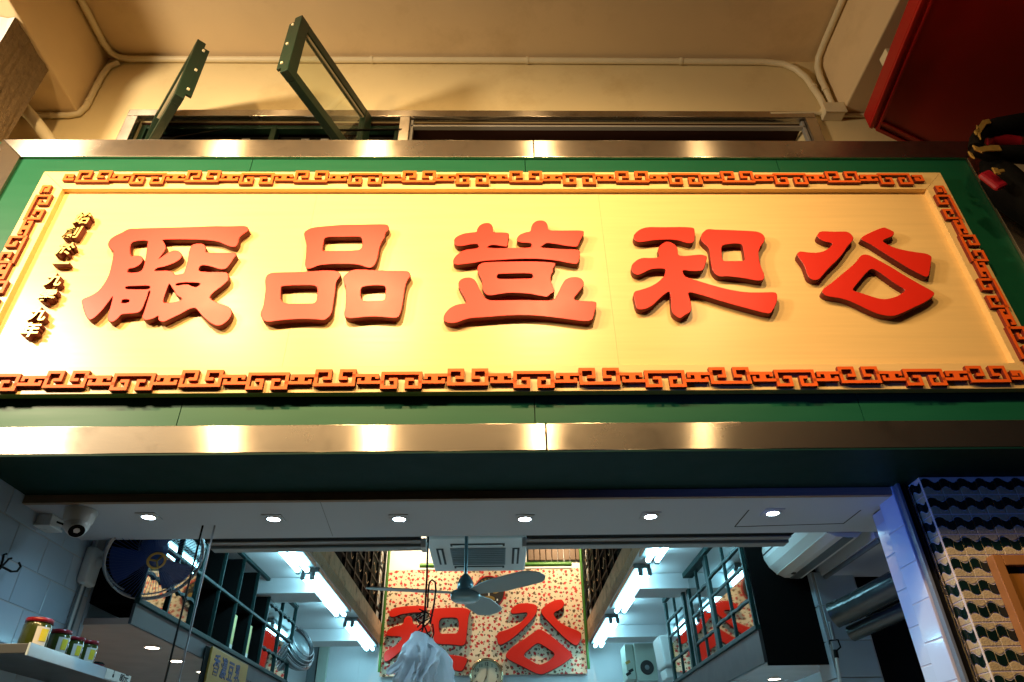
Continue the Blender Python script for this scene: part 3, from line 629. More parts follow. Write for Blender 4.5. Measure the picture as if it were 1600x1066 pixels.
# ---- fluorescent tubes, three twin fittings each side
fx = thing('fluorescent_light', 'left twin tube light nearest the street', 'tube light', (-1.905, 5.95, CZ), 'twin fluorescent lights along the void')
L2 = .88
MB().box(-1.965, -1.792, 5.95-L2, 5.95+L2, CZ-.05, CZ-.002).build('housing', 'grey', fx, bevel=.006)
for s in (-1, 1):
    MB().tube([(-1.905+s*.045, 5.95-L2+.05, CZ-.085), (-1.905+s*.045, 5.95+L2-.05, CZ-.085)], .024, 12).build('tube', 'tube', fx)
    for e in (-1, 1):
        y = 5.95+e*(L2-.025); MB().box(-1.905+s*.045-.022, -1.905+s*.045+.022, y-.025, y+.025, CZ-.115, CZ-.051).build('holder', 'grey', fx, bevel=.005)
for x, y, lab in ((-1.905, 7.86, 'left twin tube light in the middle of its row'), (-1.905, 10.1, 'left twin tube light nearest the back wall'), (1.482, 5.75, 'right twin tube light nearest the street'), (1.482, 7.86, 'right twin tube light in the middle of its row'), (1.482, 10.1, 'right twin tube light nearest the back wall')):
    c_ = copy_tree(fx, None, Vector((x, y, CZ)), lab)
    if x > 0: c_.rotation_euler = (0, 0, PI)

# ---- left cabinet wall with mirror doors
def rail_pt(y, z, x): return Vector((x, y, z))
CXL, LZ0, LZ1, LY0, LY1 = -2.40, 2.735, 3.575, 4.78, 8.56
cbl = thing('wall_cabinet', 'teal framed wall cabinet on the left with mirror doors and dark open shelves', 'cabinet', (CXL, 6.6, 2.6))
def yL(px, py): return atx(px, py, CXL).y
divs = [LY0, 5.22, 5.66, 6.11, 6.57, 7.03, 7.49, 8.02, LY1]
zm = 3.16
def bar3(y0, y1, z0, z1, x0, x1, name='frame_bar', m='frame', par=None): return MB().box(x0, x1, y0, y1, z0, z1).build(name, m, par, bevel=.004)
for k_, y in enumerate(divs): bar3(y-(.007 if 3 <= k_ <= 5 else .012), y+(.007 if 3 <= k_ <= 5 else .012), LZ0+.03, LZ1-.03, CXL-.02, CXL+.010, 'stile', 'frame', cbl)
bar3(LY0-.018, LY1+.018, LZ0-.005, LZ0+.03, CXL-.02, CXL+.018, 'rail', 'frame', cbl)
bar3(LY0-.018, LY1+.018, LZ1-.03, LZ1, CXL-.02, CXL+.018, 'rail', 'frame', cbl)
bar3(LY0-.018, LY1+.018, zm-.012, zm+.012, CXL-.019, CXL+.012, 'rail', 'frame', cbl)
def wave_bar(y0, y1, z, x, par, amp=.035, n=18):
    m = MB(); P = []
    for i in range(n+1):
        y = y0+(y1-y0)*i/n; u = i/n; P.append((y, z+amp*abs(math.sin(PI*3*u))**.6))
    poly = [(x, y, zz+.010) for y, zz in P]; poly2 = [(x, y, zz-.010) for y, zz in P]
    for i in range(n): m.prism([poly2[i], poly2[i+1], poly[i+1], poly[i]], (.014, 0, 0))
    return m.build('scalloped_bar', 'frame', par)
for i in (0, 1, 6, 7):
    y0, y1 = divs[i]+.018, divs[i+1]-.018
    MB().box(CXL-.016, CXL-.010, y0, y1, LZ0+.03, LZ1-.03).build('mirror_pane', 'mirror', cbl)
    for z in (2.93, 3.36): wave_bar(y0, y1, z, CXL-.006, cbl, .016)
MB().box(CXL-.30, CXL-.022, LY0-.015, LY0+.005, LZ0, LZ1).build('side_panel', 'black', cbl)
MB().box(CXL-.32, CXL-.30, LY0, LY1, LZ0, LZ1).build('back_panel', 'black', cbl)
MB().box(CXL-.30, CXL-.022, LY0, LY1, LZ0-.01, LZ0+.01).build('shelf', 'black', cbl)
MB().box(CXL-.30, CXL-.022, LY0, LY1, zm-.008, zm+.008).build('shelf', 'black', cbl)
for y in divs[2:7]: MB().box(CXL-.30, CXL-.022, y-.008, y+.008, LZ0+.012, LZ1-.03).build('divider', 'black', cbl)
MB().box(CXL-.02, CXL+.0, LY0-.018, LY1+.018, 2.60, LZ0-.008).build('fascia', 'fascia', cbl)
struct(MB().box(-3.7, CXL-.022, LY0, LY1, 2.60, 2.64).build('cabinet_soffit', 'pink'))
struct(MB().box(-3.698, -3.66, 4.9, 11.1, .1, 2.598).build('glossy_wall', 'pink'))
struct(MB().box(-3.7, CXL-.33, LY0, LY0+.04, 2.645, CZ-.002).build('recess_wall', 'black'))
for i, (y, lab) in enumerate(((5.95, 'nearer'), (6.90, 'farther'))):
    for lev, z in (('lower', LZ0+.012),):
        k = 4+i
        bx = MB().box(CXL-.07, CXL-.006, divs[k]+.014, divs[k]+.115, z+.002, z+.31).build('carton', 'yellow', bevel=.004); tag(bx, '%s tall pale yellow carton standing on the lower dark shelf' % lab, 'carton', 'cartons in the left cabinet')
        MB().box(CXL-.0055, CXL-.004, divs[k]+.020, divs[k]+.108, z+.008, z+.06).build('label', 'paper', bx)
bx = MB().box(CXL-.07, CXL-.006, divs[2]+.014, divs[2]+.08, zm+.016, zm+.36).build('carton', 'yellow', bevel=.004); tag(bx, 'pale yellow carton on the upper dark shelf beside the mirror door', 'carton', 'cartons in the left cabinet')
# warm downlights under the left cabinet
dl = None
for k, (px, py) in enumerate(((238, 1012), (276, 1033), (317, 1050))):
    p = atz(px, py, 2.598)
    lab = ('nearest', 'middle', 'farthest')[k]+' small warm downlight under the left cabinet'
    if dl is None:
        dl = thing('small_downlight', lab, 'downlight', p, 'downlights under the left cabinet')
        MB().lathe([(.05, -.004), (.062, -.004), (.062, .002)], p, (0, 0, 1), 20).build('ring', 'plastic', dl)
        MB().lathe([(0, -.002), (.05, -.002)], p, (0, 0, 1), 20).build('lens', 'warmlens', dl)
    else: copy_tree(dl, None, p, lab)
    lamp('cabinet_downlight', 'SPOT', p-Vector((0, 0, .02)), 5, (1, .80, .62), .04, p-Vector((0, 0, 1)), 140, .8)
# hanging gold board
gbd = thing('hanging_menu_board', 'gold menu board with black lettering hung under the left cabinet', 'menu board', (CXL+.03, 6.0, 2.5))
g1 = atx(331, 1011, CXL+.03); g2 = atx(386, 1043, CXL+.03)
gy0, gy1 = g1.y, g2.y; gz1 = 2.70
MB().box(CXL+.022, CXL+.04, gy0, gy1, gz1-.42, gz1).build('board', 'goldboard', gbd, bevel=.003)
MB().box(CXL+.012, CXL+.020, gy0-.09, gy0+.02, gz1-.45, gz1-.01).build('back_board', 'black', gbd)
sp = (gy1-gy0)
for i, ch in enumerate('香濃豆乳'):
    text_mesh(ch, .15, .003, 'lettering', 'inkblue', gbd, lambda v, i=i: Vector((CXL+.0415+v.z, gy0+sp*(.16+.19*i)+v.x, gz1-.13+v.y*1.15)), bold=.002)
text_mesh('Sweet Soybean Milk', .055, .003, 'lettering', 'ink', gbd, lambda v: Vector((CXL+.0415+v.z, gy0+sp*.42+v.x, gz1-.28+v.y)))
lf = MB()
for k in range(3): lf.tube([(CXL+.043, gy0+sp*(.82+.03*k), gz1-.34), (CXL+.045, gy0+sp*(.84+.035*k), gz1-.25), (CXL+.043, gy0+sp*(.88+.03*k), gz1-.20)], .008, 5)
lf.build('leaf_print', 'labelyellow', gbd)

# ---- left tile wall
LWX = -2.724
struct(MB().box(LWX-.2, LWX-.003, 3.4, 4.76, .1, CZ-.002).build('left_wall', 'grout'))
lw = bpy.data.objects['left_wall']
tm = MB().box(0, .012, .003, .297, .003, .197).build('tile', 'tile', lw, bevel=.003)
tiles = []
for r_ in range(9):
    for c_ in range(5):
        y = 3.40+c_*.30-(.15 if r_ % 2 else 0); z = 1.76+r_*.2
        if y < 3.35 or y+.3 > 4.80: continue
        o = tm if not tiles else tm.copy()
        if tiles: COL.objects.link(o)
        o.location = (LWX-.012, y, z); tiles.append(o)
struct(MB().box(LWX-.10, LWX+.004, 4.762, 4.80, .1, CZ-.002).build('wall_corner_trim', 'tile'))
# ---- things on and by the left wall
def gsph(c, r, n=14, z0=-1, z1=1): return [(max(r*math.sqrt(max(0, 1-t*t)), 1e-4), r*t) for t in [z0+(z1-z0)*i/n for i in range(n+1)]]
c = atz(128, 797, SZ)
sc = thing('security_camera', 'white turret security camera under the soffit at far left', 'camera', c)
MB().lathe([(0, -.001), (.085, -.001), (.088, -.01), (.078, -.07), (.07, -.085)], c, (0, 0, 1), 28).build('base', 'plastic', sc)
MB().lathe(gsph(c, .068), c+Vector((.005, -.005, -.088)), (0, 0, 1), 28).build('ball', 'plastic', sc)
ax = Vector((.45, -.5, -.75)).normalized()
MB().lathe([(.048, .050), (.046, .066), (.042, .068)], c+Vector((.005, -.005, -.088)), ax, 24).build('lens_ring', 'plastic', sc)
MB().lathe([(.043, .0655), (0, .0655)], c+Vector((.005, -.005, -.088)), ax, 24).build('lens', 'black', sc)
c2 = atz(72, 808, SZ)
cb = MB().box(c2.x-.075, c2.x+.075, c2.y-.06, c2.y+.06, SZ-.06, SZ-.001).build('cable_box', 'plastic', bevel=.006); tag(cb, 'small white cable box on the soffit beside the security camera', 'box')
MB().box(c2.x-.085, c2.x+.085, c2.y-.07, c2.y+.07, SZ-.075, SZ-.061).build('cover', 'plastic', cb, bevel=.004)
MB().tube([c2+Vector((.07, 0, -.03)), c2+Vector((.12, .01, -.045)), c+Vector((-.07, 0, -.03))], .006, 8).build('cable', 'iron', cb)
p = atx(142, 886, LWX+.03)
db = thing('wall_box', 'white plastic control box with round dial on the left tile wall', 'control box', p)
MB().obox(p, ((0, 1, 0), (0, 0, 1), (1, 0, 0)), (.075, .12, .03)).build('case', 'plastic', db, bevel=.02)
MB().lathe([(0, .012), (.035, .012), (.042, 0)], p+Vector((.03, .02, .03)), (1, 0, 0), 20).build('dial', 'acbody', db)
cd = MB()
for k in (-.03, .03): cd.tube([p+Vector((-.01, k, -.12)), p+Vector((-.01, k, -.8))], .006, 6)
cd.build('cable', 'grey', db)
tr = MB().box(LWX+.001, LWX+.022, 4.60, 4.625, 1.2, 3.57).build('cable_trunking', 'plastic'); tag(tr, 'slim vertical cable trunking near the end of the left tile wall', 'trunking')
p = atx(8, 888, LWX+.03)
hk_ = MB().tube([p+Vector((.0, .02, .06)), p+Vector((0, .0, .05)), p+Vector((.0, -.03, 0)), p+Vector((0, -.06, -.05)), p+Vector((0, -.09, -.3))], .006, 6)
hk_.tube([p+Vector((0, -.03, 0)), p+Vector((.02, .03, -.01)), p+Vector((.03, .06, .0)), p+Vector((.03, .075, .03)), p+Vector((.02, .06, .05))], .006, 6)
hk_.tube([p+Vector((0, -.04, .0)), p+Vector((.02, -.07, .02)), p+Vector((.02, -.08, .05)), p+Vector((.02, -.06, .06))], .006, 6)
tag(hk_.build('wall_hook', 'iron'), 'black curled wire hook on the left tile wall', 'hook')
# shelf with jars
SX, SHY0, SHY1, SHZ = -2.30, 3.655, 4.755, 2.282
sh = thing('wall_shelf', 'white edged wall shelf holding red lidded jars at lower left', 'shelf', (SX, 4.2, SHZ))
MB().box(LWX+.002, SX-.013, SHY0, SHY1, SHZ-.045, SHZ).build('board', 'fascia', sh, bevel=.003)
ys = [SHY0, 3.80, 4.07, 4.32, 4.46, 4.60, SHY1]
MB().box(SX-.012, SX, SHY0-.003, SHY1, SHZ-.055, SHZ+.004).build('edge_strip', 'tile', sh, bevel=.002)
p0 = 4.62
pcard = thing('price_card', 'white price card reading 80 yuan on the shelf edge', 'price card', (SX+.003, 4.6, SHZ-.02))
MB().box(SX+.001, SX+.004, 4.43, 4.745, SHZ-.05, SHZ+.002).build('card', 'paper', pcard)
text_mesh('80元', .055, .001, 'lettering', 'ink', pcard, lambda v: Vector((SX+.005+v.z, 4.66+v.x, SHZ-.024+v.y)), bold=.001)
text_mesh('大\n瓶', .022, .001, 'lettering', 'ink', pcard, lambda v: Vector((SX+.005+v.z, 4.52+v.x, SHZ-.016+v.y)))
def jar(p, r_, h_, lab):
    t = thing('jar', lab, 'jar', p, 'jars on the shelf')
    MB().lathe([(0, .002), (r_*.92, .002), (r_, .015), (r_, h_*.78), (r_*.9, h_*.86), (r_*.86, h_*.9)], p, (0, 0, 1), 24).build('glass', 'pickle', t)
    MB().lathe([(r_*.92, h_*.86), (r_*.98, h_*.86), (r_*.98, h_*.985), (r_*.9, h_), (0, h_)], p, (0, 0, 1), 24).build('lid', 'lidred', t)
    lb = MB(); n = 8; a0 = -1.05; a1 = -.05
    for i in range(n):
        q = [a0+(a1-a0)*(i+k)/n for k in (0, 1)]
        lb.add([Vector(p)+Vector((math.cos(a)*(r_+.0015), math.sin(a)*(r_+.0015), z)) for a, z in ((q[0], h_*.12), (q[1], h_*.12), (q[1], h_*.72), (q[0], h_*.72))], [(0, 1, 2, 3)], True)
    lbo = lb.build('label', 'paper', t)
    lb = MB()
    for i in range(n):
        q = [-.70+.55*(i+k)/n for k in (0, 1)]
        lb.add([Vector(p)+Vector((math.cos(a)*(r_+.003), math.sin(a)*(r_+.003), z)) for a, z in ((q[0], h_*.30), (q[1], h_*.30), (q[1], h_*.66), (q[0], h_*.66))], [(0, 1, 2, 3)], True)
    lb.build('yellow_patch', 'labelyellow', lbo)
for y, r_, h_, lab in ((3.90, .068, .165, 'largest red lidded jar nearest the street on the shelf'), (4.12, .058, .15, 'second red lidded jar along the shelf'), (4.28, .054, .142, 'third red lidded jar along the shelf'), (4.43, .058, .15, 'red lidded jar farthest along the shelf')):
    jar(Vector((-2.45, y, SHZ)), r_, h_, lab)
tub = thing('plastic_tub', 'dark red tub standing past the jars at the end of the shelf', 'tub', (-2.52, 4.69, SHZ))
MB().lathe([(0, .002), (.05, .002), (.06, .06), (.062, .062)], (-2.52, 4.69, SHZ), (0, 0, 1), 20).build('bowl', 'lidred', tub)
MB().lathe([(.064, .062), (.05, .075), (0, .078)], (-2.52, 4.69, SHZ), (0, 0, 1), 20).build('lid', 'black', tub)

# blue wall fan
fc = aty(243, 868, 4.66); fa = Vector((.50, -.62, -.60)).normalized()
wf = thing('wall_fan', 'large blue caged wall fan with gold emblem above the left cabinet', 'fan', fc)
sx = fa.cross(Vector((0, 0, 1))).normalized(); sy = fa.cross(sx)
FR = .30
rg = MB()
for rr, dd, tt in ((FR, 0, .010), (FR*.985, .03, .006), (FR*.985, -.05, .006)):
    rg.tube([fc+fa*dd+(sx*math.cos(2*PI*i/40)+sy*math.sin(2*PI*i/40))*rr for i in range(41)], tt, 6, caps=False)
rg.build('cage_rim', 'wire', wf)
cg = MB()
for k in range(72):
    a = 2*PI*k/72; e = sx*math.cos(a)+sy*math.sin(a)
    cg.tube([fc+fa*.075+e*.06, fc+fa*.07+e*FR*.6, fc+fa*.03+e*FR*.985], .0016, 4, caps=False)
cg.build('cage_wires', 'bluefan', wf)
MB().lathe([(.062, .070), (.058, .082), (0, .086)], fc, fa, 24).build('emblem_disc', 'bluefan', wf)
MB().lathe([(.060, .0835), (.052, .089), (.044, .085)], fc, fa, 24).build('emblem_ring', 'goldtape', wf)
eb = MB()
for k in range(3): a = 2*PI*k/3; e = sx*math.cos(a)+sy*math.sin(a); eb.bar(fc+fa*.088, fc+fa*.088+e*.045, .006, .012)
eb.build('emblem', 'goldtape', wf)
bl = MB()
for k in range(3):
    a0 = 2*PI*k/3; n = 6
    for i in range(n):
        P = []
        for a, rr, tw in ((a0+.95*i/n, .06, i/n), (a0+.95*(i+1)/n, .06, (i+1)/n), (a0+.95*(i+1)/n, .27, (i+1)/n), (a0+.95*i/n, .27, i/n)):
            P.append(fc+(sx*math.cos(a)+sy*math.sin(a))*rr+fa*(-.03+.05*tw))
        bl.add(P, [(0, 1, 2, 3)], True)
bl.build('blades', 'bluefan', wf)
MB().lathe([(.09, -.2), (.095, -.12), (.08, -.05), (.0, -.04)], fc, fa, 20).build('motor', 'bluefan', wf)
MB().tube([fc-fa*.15, fc-fa*.22+Vector((-.1, .0, .02)), Vector((LWX+.01, fc.y+.05, fc.z+.18))], .022, 8).build('arm', 'wire', wf)
# two cords from the soffit
for px, m, lab in ((283, 'iron', 'black rope hanging from the soffit in front of the left mirrors'), (303, 'wire', 'pale rope hanging from the soffit beside the black one')):
    p = atz(px, 790, SZ); p = Vector((p.x, p.y+.35, SZ))
    o = MB().tube([p, p-Vector((0, 0, .8)), p-Vector((.005, 0, 1.8))], .006, 6).build('rope', m); tag(o, lab, 'rope', 'ropes hanging from the soffit')
# far left standing fan
fc = aty(462, 1012, 7.9); fc = Vector((-2.15, 8.75, fc.z+.25)); fc = aty(462, 1012, 8.75); fa = Vector((.80, -.35, .45)).normalized()
wf2 = thing('grey_fan', 'grey striped wall fan at the far end of the left cabinet', 'fan', fc)
sx = fa.cross(Vector((0, 0, 1))).normalized(); sy = fa.cross(sx); rg = MB()
for i in range(9):
    t_ = -1+2*i/8; rr = .27*math.sqrt(max(.05, 1-(t_*.75)**2)); rg.tube([fc+fa*(t_*.11)+(sx*math.cos(2*PI*k/28)+sy*math.sin(2*PI*k/28))*rr for k in range(29)], .008 if i != 4 else .02, 5, caps=False)
rg.build('cage', 'wire', wf2)
MB().lathe([(0, -.08), (.17, -.07), (.24, 0), (.17, .06), (0, .08)], fc, fa, 24).build('blades', 'grey', wf2)
MB().tube([fc-fa*.05, Vector((-2.45, 8.62, fc.z-.05))], .02, 8).build('arm', 'grey', wf2)
# door frame at the back left
a = aty(487, 1003, 11.15); b = aty(516, 1003, 11.15)
df = thing('metal_door', 'grey metal door leaf with dark edge at the back left', 'door', (a.x, 11.15, .1))
MB().box(a.x, (a.x+b.x)/2-.015, 11.10, 11.18, .13, a.z).build('leaf', 'grey', df, bevel=.004)
MB().box((a.x+b.x)/2+.0, b.x, 11.10, 11.18, .13, a.z).build('leaf', 'cabinet', df, bevel=.004)
MB().box((a.x+b.x)/2-.012, (a.x+b.x)/2-.003, 11.09, 11.18, .13, a.z).build('gap_strip', 'ink', df)

# ---- right cabinet with sliding mirror doors
CXR, RZ0, RZ1, RY0, RY1 = 1.97, 2.655, 3.572, 5.50, 8.42
cbr = thing('wall_cabinet', 'dark framed wall cabinet on the right with scalloped mirror doors', 'cabinet', (CXR, 7, 2.6))
bar3(RY0-.02, RY1+.02, RZ1-.05, RZ1, CXR-.022, CXR+.05, 'rail', 'frame', cbr)
bar3(RY0-.02, RY1+.02, RZ0-.005, RZ0+.03, CXR-.02, CXR+.05, 'rail', 'frame', cbr)
def door(y0, y1, x, wide=.03):
    d = bar3(y0, y0+wide, RZ0+.032, RZ1-.062, x-.015, x+.02, 'stile', 'frame', cbr); bar3(y1-wide, y1, RZ0+.032, RZ1-.062, x-.015, x+.02, 'stile', 'frame', cbr)
    ym = (y0+y1)/2; bar3(ym-.012, ym+.012, RZ0+.032, RZ1-.062, x-.013, x+.015, 'muntin', 'frame', cbr)
    z_ = (RZ0+RZ1)/2+.02; bar3(y0+wide+.001, y1-wide-.001, z_-.012, z_+.012, x-.011, x+.013, 'muntin', 'frame', cbr)
    MB().box(x+.001, x+.008, y0+wide, y1-wide, RZ0+.032, RZ1-.062).build('mirror_pane', 'mirror', cbr)
    for zz in (RZ0+.22, RZ1-.28): wave_bar(y0+wide, y1-wide, zz, x-.014, cbr, .008)
door(RY0, 6.52, CXR, .03); door(6.60, 7.45, CXR+.03, .09); door(7.50, RY1, CXR, .06)
MB().box(CXR+.0205, CXR+.6, RY0-.0205, RY0-.0015, 2.40, CZ-.01).build('side_panel', 'black', cbr)
MB().box(CXR-.005, CXR+.02, RY0-.02, RY1+.02, 2.42, RZ0-.008).build('fascia', 'fascia', cbr)
MB().box(CXR+.021, CXR+.6, RY0, RY1, 2.42, 2.44).build('bottom_panel', 'pink', cbr)
p = atz(1210, 1061, 2.418)
d2 = copy_tree(dl, None, p, 'small warm downlight under the right cabinet'); d2['group'] = 'downlights under the right cabinet'

# ---- split air conditioner
ACY0, ACY1 = 4.475, 6.05
prof = [aty(x, y, ACY1) for x, y in ((1160, 870), (1158, 893), (1161, 905), (1168, 916), (1178, 925), (1190, 931), (1215, 932), (1222, 925), (1222, 870))]
P = [(q.x, q.z) for q in prof]
ac = thing('split_air_conditioner', 'long white wall air conditioner above the right cabinet end', 'air conditioner', (2.3, 5.4, 3.1))
def acseg(i, j, nm, m, inset=0):
    poly = [(P[k][0], ACY1-inset, P[k][1]) for k in range(i, j+1)]
    back = [(P[-1][0], ACY1-inset, P[j][1]), (P[-1][0], ACY1-inset, P[i][1])]
    if abs(back[0][2]-poly[-1][2]) < 1e-6 and abs(back[0][0]-poly[-1][0]) < 1e-6: back = back[1:]
    return poly, back
body = [(x, ACY1, z) for x, z in P]
MB().prism(body, (0, ACY0-ACY1, 0)).build('body', 'acbody', ac, bevel=.006)
def strip(k, f, wd, nm, m, off=.004, y0=ACY0, y1=ACY1):
    a = Vector((P[k][0], 0, P[k][1])); b = Vector((P[k+1][0], 0, P[k+1][1])); d = (b-a); n = Vector((-d.z, 0, d.x)).normalized()
    if n.x > 0 and n.z > 0: n = -n
    c_ = a+d*f-Vector((0, 0, 0)); n = Vector((d.z, 0, -d.x)).normalized(); n = n if n.z < 0 or n.x < 0 else -n
    MB().obox(Vector((c_.x, (y0+y1)/2, c_.z))+n*off, ((0, 1, 0), d, n), ((y1-y0)/2, wd, .003)).build(nm, m, ac)
strip(1, .5, .005, 'groove', 'ink', .001); strip(4, .1, .005, 'trim_line', 'paper', .002); strip(5, .55, .035, 'louvre', 'grey', .002, ACY0, ACY1-.05)
strip(5, .15, .012, 'sensor', 'ink', .003, 5.32, 5.36); strip(4, .8, .010, 'display', 'ink', .003, 5.93, 5.97)
BZ = P[6][1]-.002
struct(MB().box(P[-1][0]+.002, 3.4, 4.475, 6.62, BZ, BZ+.1).build('bulkhead', 'soffit'))
dr = MB().tube([(P[-1][0]+.03, ACY1+.06, BZ-.01), (P[-1][0]+.03, ACY0, BZ-.012)], .018, 8).build('drain_hose', 'grey'); tag(dr, 'thin drain hose along the right side of the wall air conditioner', 'hose')

# ---- pillar, wrapped ducts, pole at right
q0 = aty(1258, 935, 5.4); q1 = aty(1279, 935, 5.4)
rp_ = struct(MB().box(2.455, 2.78, 5.41, 5.7, .1, 3.05).build('inner_pillar', 'grout'))
tmp = MB().box(0, .30, -.01, 0, .003, .247).build('tile', 'tile', rp_, bevel=.003)
first = True
for r_ in range(7):
    o = tmp if first else tmp.copy()
    if not first: COL.objects.link(o)
    first = False; o.location = (2.467, 5.409, 1.3+r_*.25)
tmp = MB().box(-.01, 0, .003, .26, .003, .247).build('tile', 'tile', rp_, bevel=.003); first = True
for r_ in range(7):
    o = tmp if first else tmp.copy()
    if not first: COL.objects.link(o)
    first = False; o.location = (2.454, 5.41, 1.3+r_*.25)
tag(MB().tube([aty(1302, 962, 5.2), aty(1330, 950, 5.1), aty(1410, 908, 4.7)], .088, 16).build('wrapped_duct', 'duct'), 'upper dark plastic wrapped duct crossing behind the right jamb', 'duct', 'wrapped ducts at right')
tag(MB().tube([aty(1330, 990, 5.25), aty(1420, 950, 4.85)], .055, 14).build('wrapped_duct', 'duct'), 'lower thinner wrapped duct behind the right jamb', 'duct', 'wrapped ducts at right')
for a in (1,):
    m = MB(); x0 = 2.80
    struct(MB().box(2.80, 3.39, 5.45, 5.6, .1, 3.1).build('passage_wall', 'black'))
pl = thing('hook_pole', 'long thin pole with a black two pronged hook leaning on the inner pillar', 'pole', aty(1312, 1066, 5.3))
h0 = aty(1297, 972, 5.34); h1 = aty(1303, 1000, 5.34); h2 = aty(1306, 1018, 5.34); h3 = aty(1313, 1070, 5.33)
MB().tube([h0, h1], .014, 8).build('upper_rod', 'wire', pl)
MB().tube([h1+Vector((-.04, 0, -.03)), h1+Vector((-.035, 0, -.005)), h1, h1+Vector((.03, 0, .0)), h1+Vector((.035, 0, -.05)), h2], .006, 6).build('hook', 'iron', pl)
MB().tube([h2+Vector((0, 0, .01)), h2+(h3-h2)*.2], .017, 8).build('grip', 'iron', pl)
MB().tube([h2+(h3-h2)*.2, h3, h3+(h3-h2)*4], .012, 8).build('rod', 'plastic', pl)

# ---- right jamb and tiled pillar
jm = struct(MB().box(2.325, 2.395, 3.79, 3.975, .1, 3.114).build('right_jamb', 'grout'))
tmp = MB().box(-.012, 0, .003, .182, .003, .197).build('tile', 'tile', jm, bevel=.003); first = True
for r_ in range(10):
    o = tmp if first else tmp.copy()
    if not first: COL.objects.link(o)
    first = False; o.location = (2.334, 3.79, 1.08+r_*.2-.005)
j2 = struct(MB().box(2.350, 2.40, 3.98, 4.13, .1, 3.05).build('jamb_return', 'grout'))
tmp = MB().box(-.012, 0, .003, .147, .003, .197).build('tile', 'tile', j2, bevel=.003); first = True
for r_ in range(9):
    o = tmp if first else tmp.copy()
    if not first: COL.objects.link(o)
    first = False; o.location = (2.359, 3.98, 1.18+r_*.2)
tag(MB().box(2.335, 2.352, 3.745, 3.785, .12, 3.11).build('steel_angle', 'grey', bevel=.002), 'thin vertical steel angle edging the right jamb', 'trim')
ch_ = struct(MB().box(2.353, 2.388, 3.757, 3.789, .12, 3.10).build('shutter_channel', 'black'))
tag(MB().box(2.395, 2.404, 3.745, 3.756, .12, 3.08).build('steel_channel', 'steel', bevel=.002), 'narrow steel shutter channel beside the tiled pillar', 'trim')
PX, PY, MW, MH = 2.408, 3.65, .1055, .1135
pw = struct(MB().box(PX+.0095, 4.6, PY+.0015, 4.0, .1, 3.104).build('tiled_pillar', 'tgrout'))
def wave_tile(nm, m, par, w0, w1, lo, hi, flip=False, n=7, thick=.012):
    """piece between two edge functions of u, in local x (0..w) and z, front at y=0"""
    mb = MB(); us = [w0+(w1-w0)*i/n for i in range(n+1)]
    poly = [(u, .010, lo(u)) for u in us]+[(u, .010, hi(u)) for u in reversed(us)]
    mb.prism(poly, (0, -thick, 0)); return mb.build(nm, m, par, bevel=.002)
gw = .0028
wv = lambda u: .0135*math.sin(2*PI*u/MW)
z1 = MH*.30; z2 = MH*.77
protos = [wave_tile('stone_tile', 'tan', pw, gw, MW-gw, lambda u: gw, lambda u: z1+wv(u)-gw),
          wave_tile('wave_tile', 'wave', pw, gw*1.2, MW/2-gw*1.0, lambda u: z1+wv(u)+gw, lambda u: z2+wv(u)-gw, thick=.014),
          wave_tile('wave_tile', 'wave', pw, MW/2+gw*1.0, MW-gw*1.2, lambda u: z1+wv(u)+gw, lambda u: z2+wv(u)-gw, thick=.014),
          wave_tile('stone_tile', 'tan', pw, gw, MW-gw, lambda u: z2+wv(u)+gw, lambda u: MH-gw)]
ZT0 = 2.544-MH*9
for r_ in range(14):
    for c_ in range(7):
        for k, pr in enumerate(protos):
            z = ZT0+r_*MH
            if z+MH > 3.105 and k == 3: continue
            o = pr.copy(); COL.objects.link(o); o.location = (PX+.008+c_*MW, PY, z)
            o.rotation_euler = (random.gauss(0, .006), 0, 0)
# return face of the pillar (faces the shop opening)
for r_ in range(14):
    for k, pr in enumerate(protos):
        z = ZT0+r_*MH
        if z+MH > 3.105 and k == 3: continue
        o = pr.copy(); COL.objects.link(o); o.location = (PX+.008, PY+.013+MW, z); o.rotation_euler = (0, 0, -PI/2)
for pr in protos: bpy.data.objects.remove(pr)
# wooden notice frame on the pillar
wn = thing('wooden_notice_frame', 'orange brown wooden notice frame with dark slot on the tiled pillar', 'notice frame', (2.7, 3.6, 2.2))
e = aty(1547, 868, 3.60); wx, wz = e.x, e.z
MB().box(wx, wx+.05, 3.585, 3.645, 1.4, wz).build('stile', 'signwood', wn, bevel=.004)
MB().box(wx+.051, wx+1.0, 3.587, 3.645, wz-.055, wz-.001).build('head', 'signwood', wn, bevel=.004)
MB().box(wx+.051, wx+1.0, 3.62, 3.645, 1.4, wz-.09).build('panel', 'signwood', wn, bevel=.003)
MB().box(wx+.051, wx+1.0, 3.63, 3.645, wz-.089, wz-.056).build('slot', 'ink', wn)
MB().box(wx+.16, wx+1.0, 3.612, 3.619, wz-.20, wz-.165).build('red_strip', 'redsign', wn)

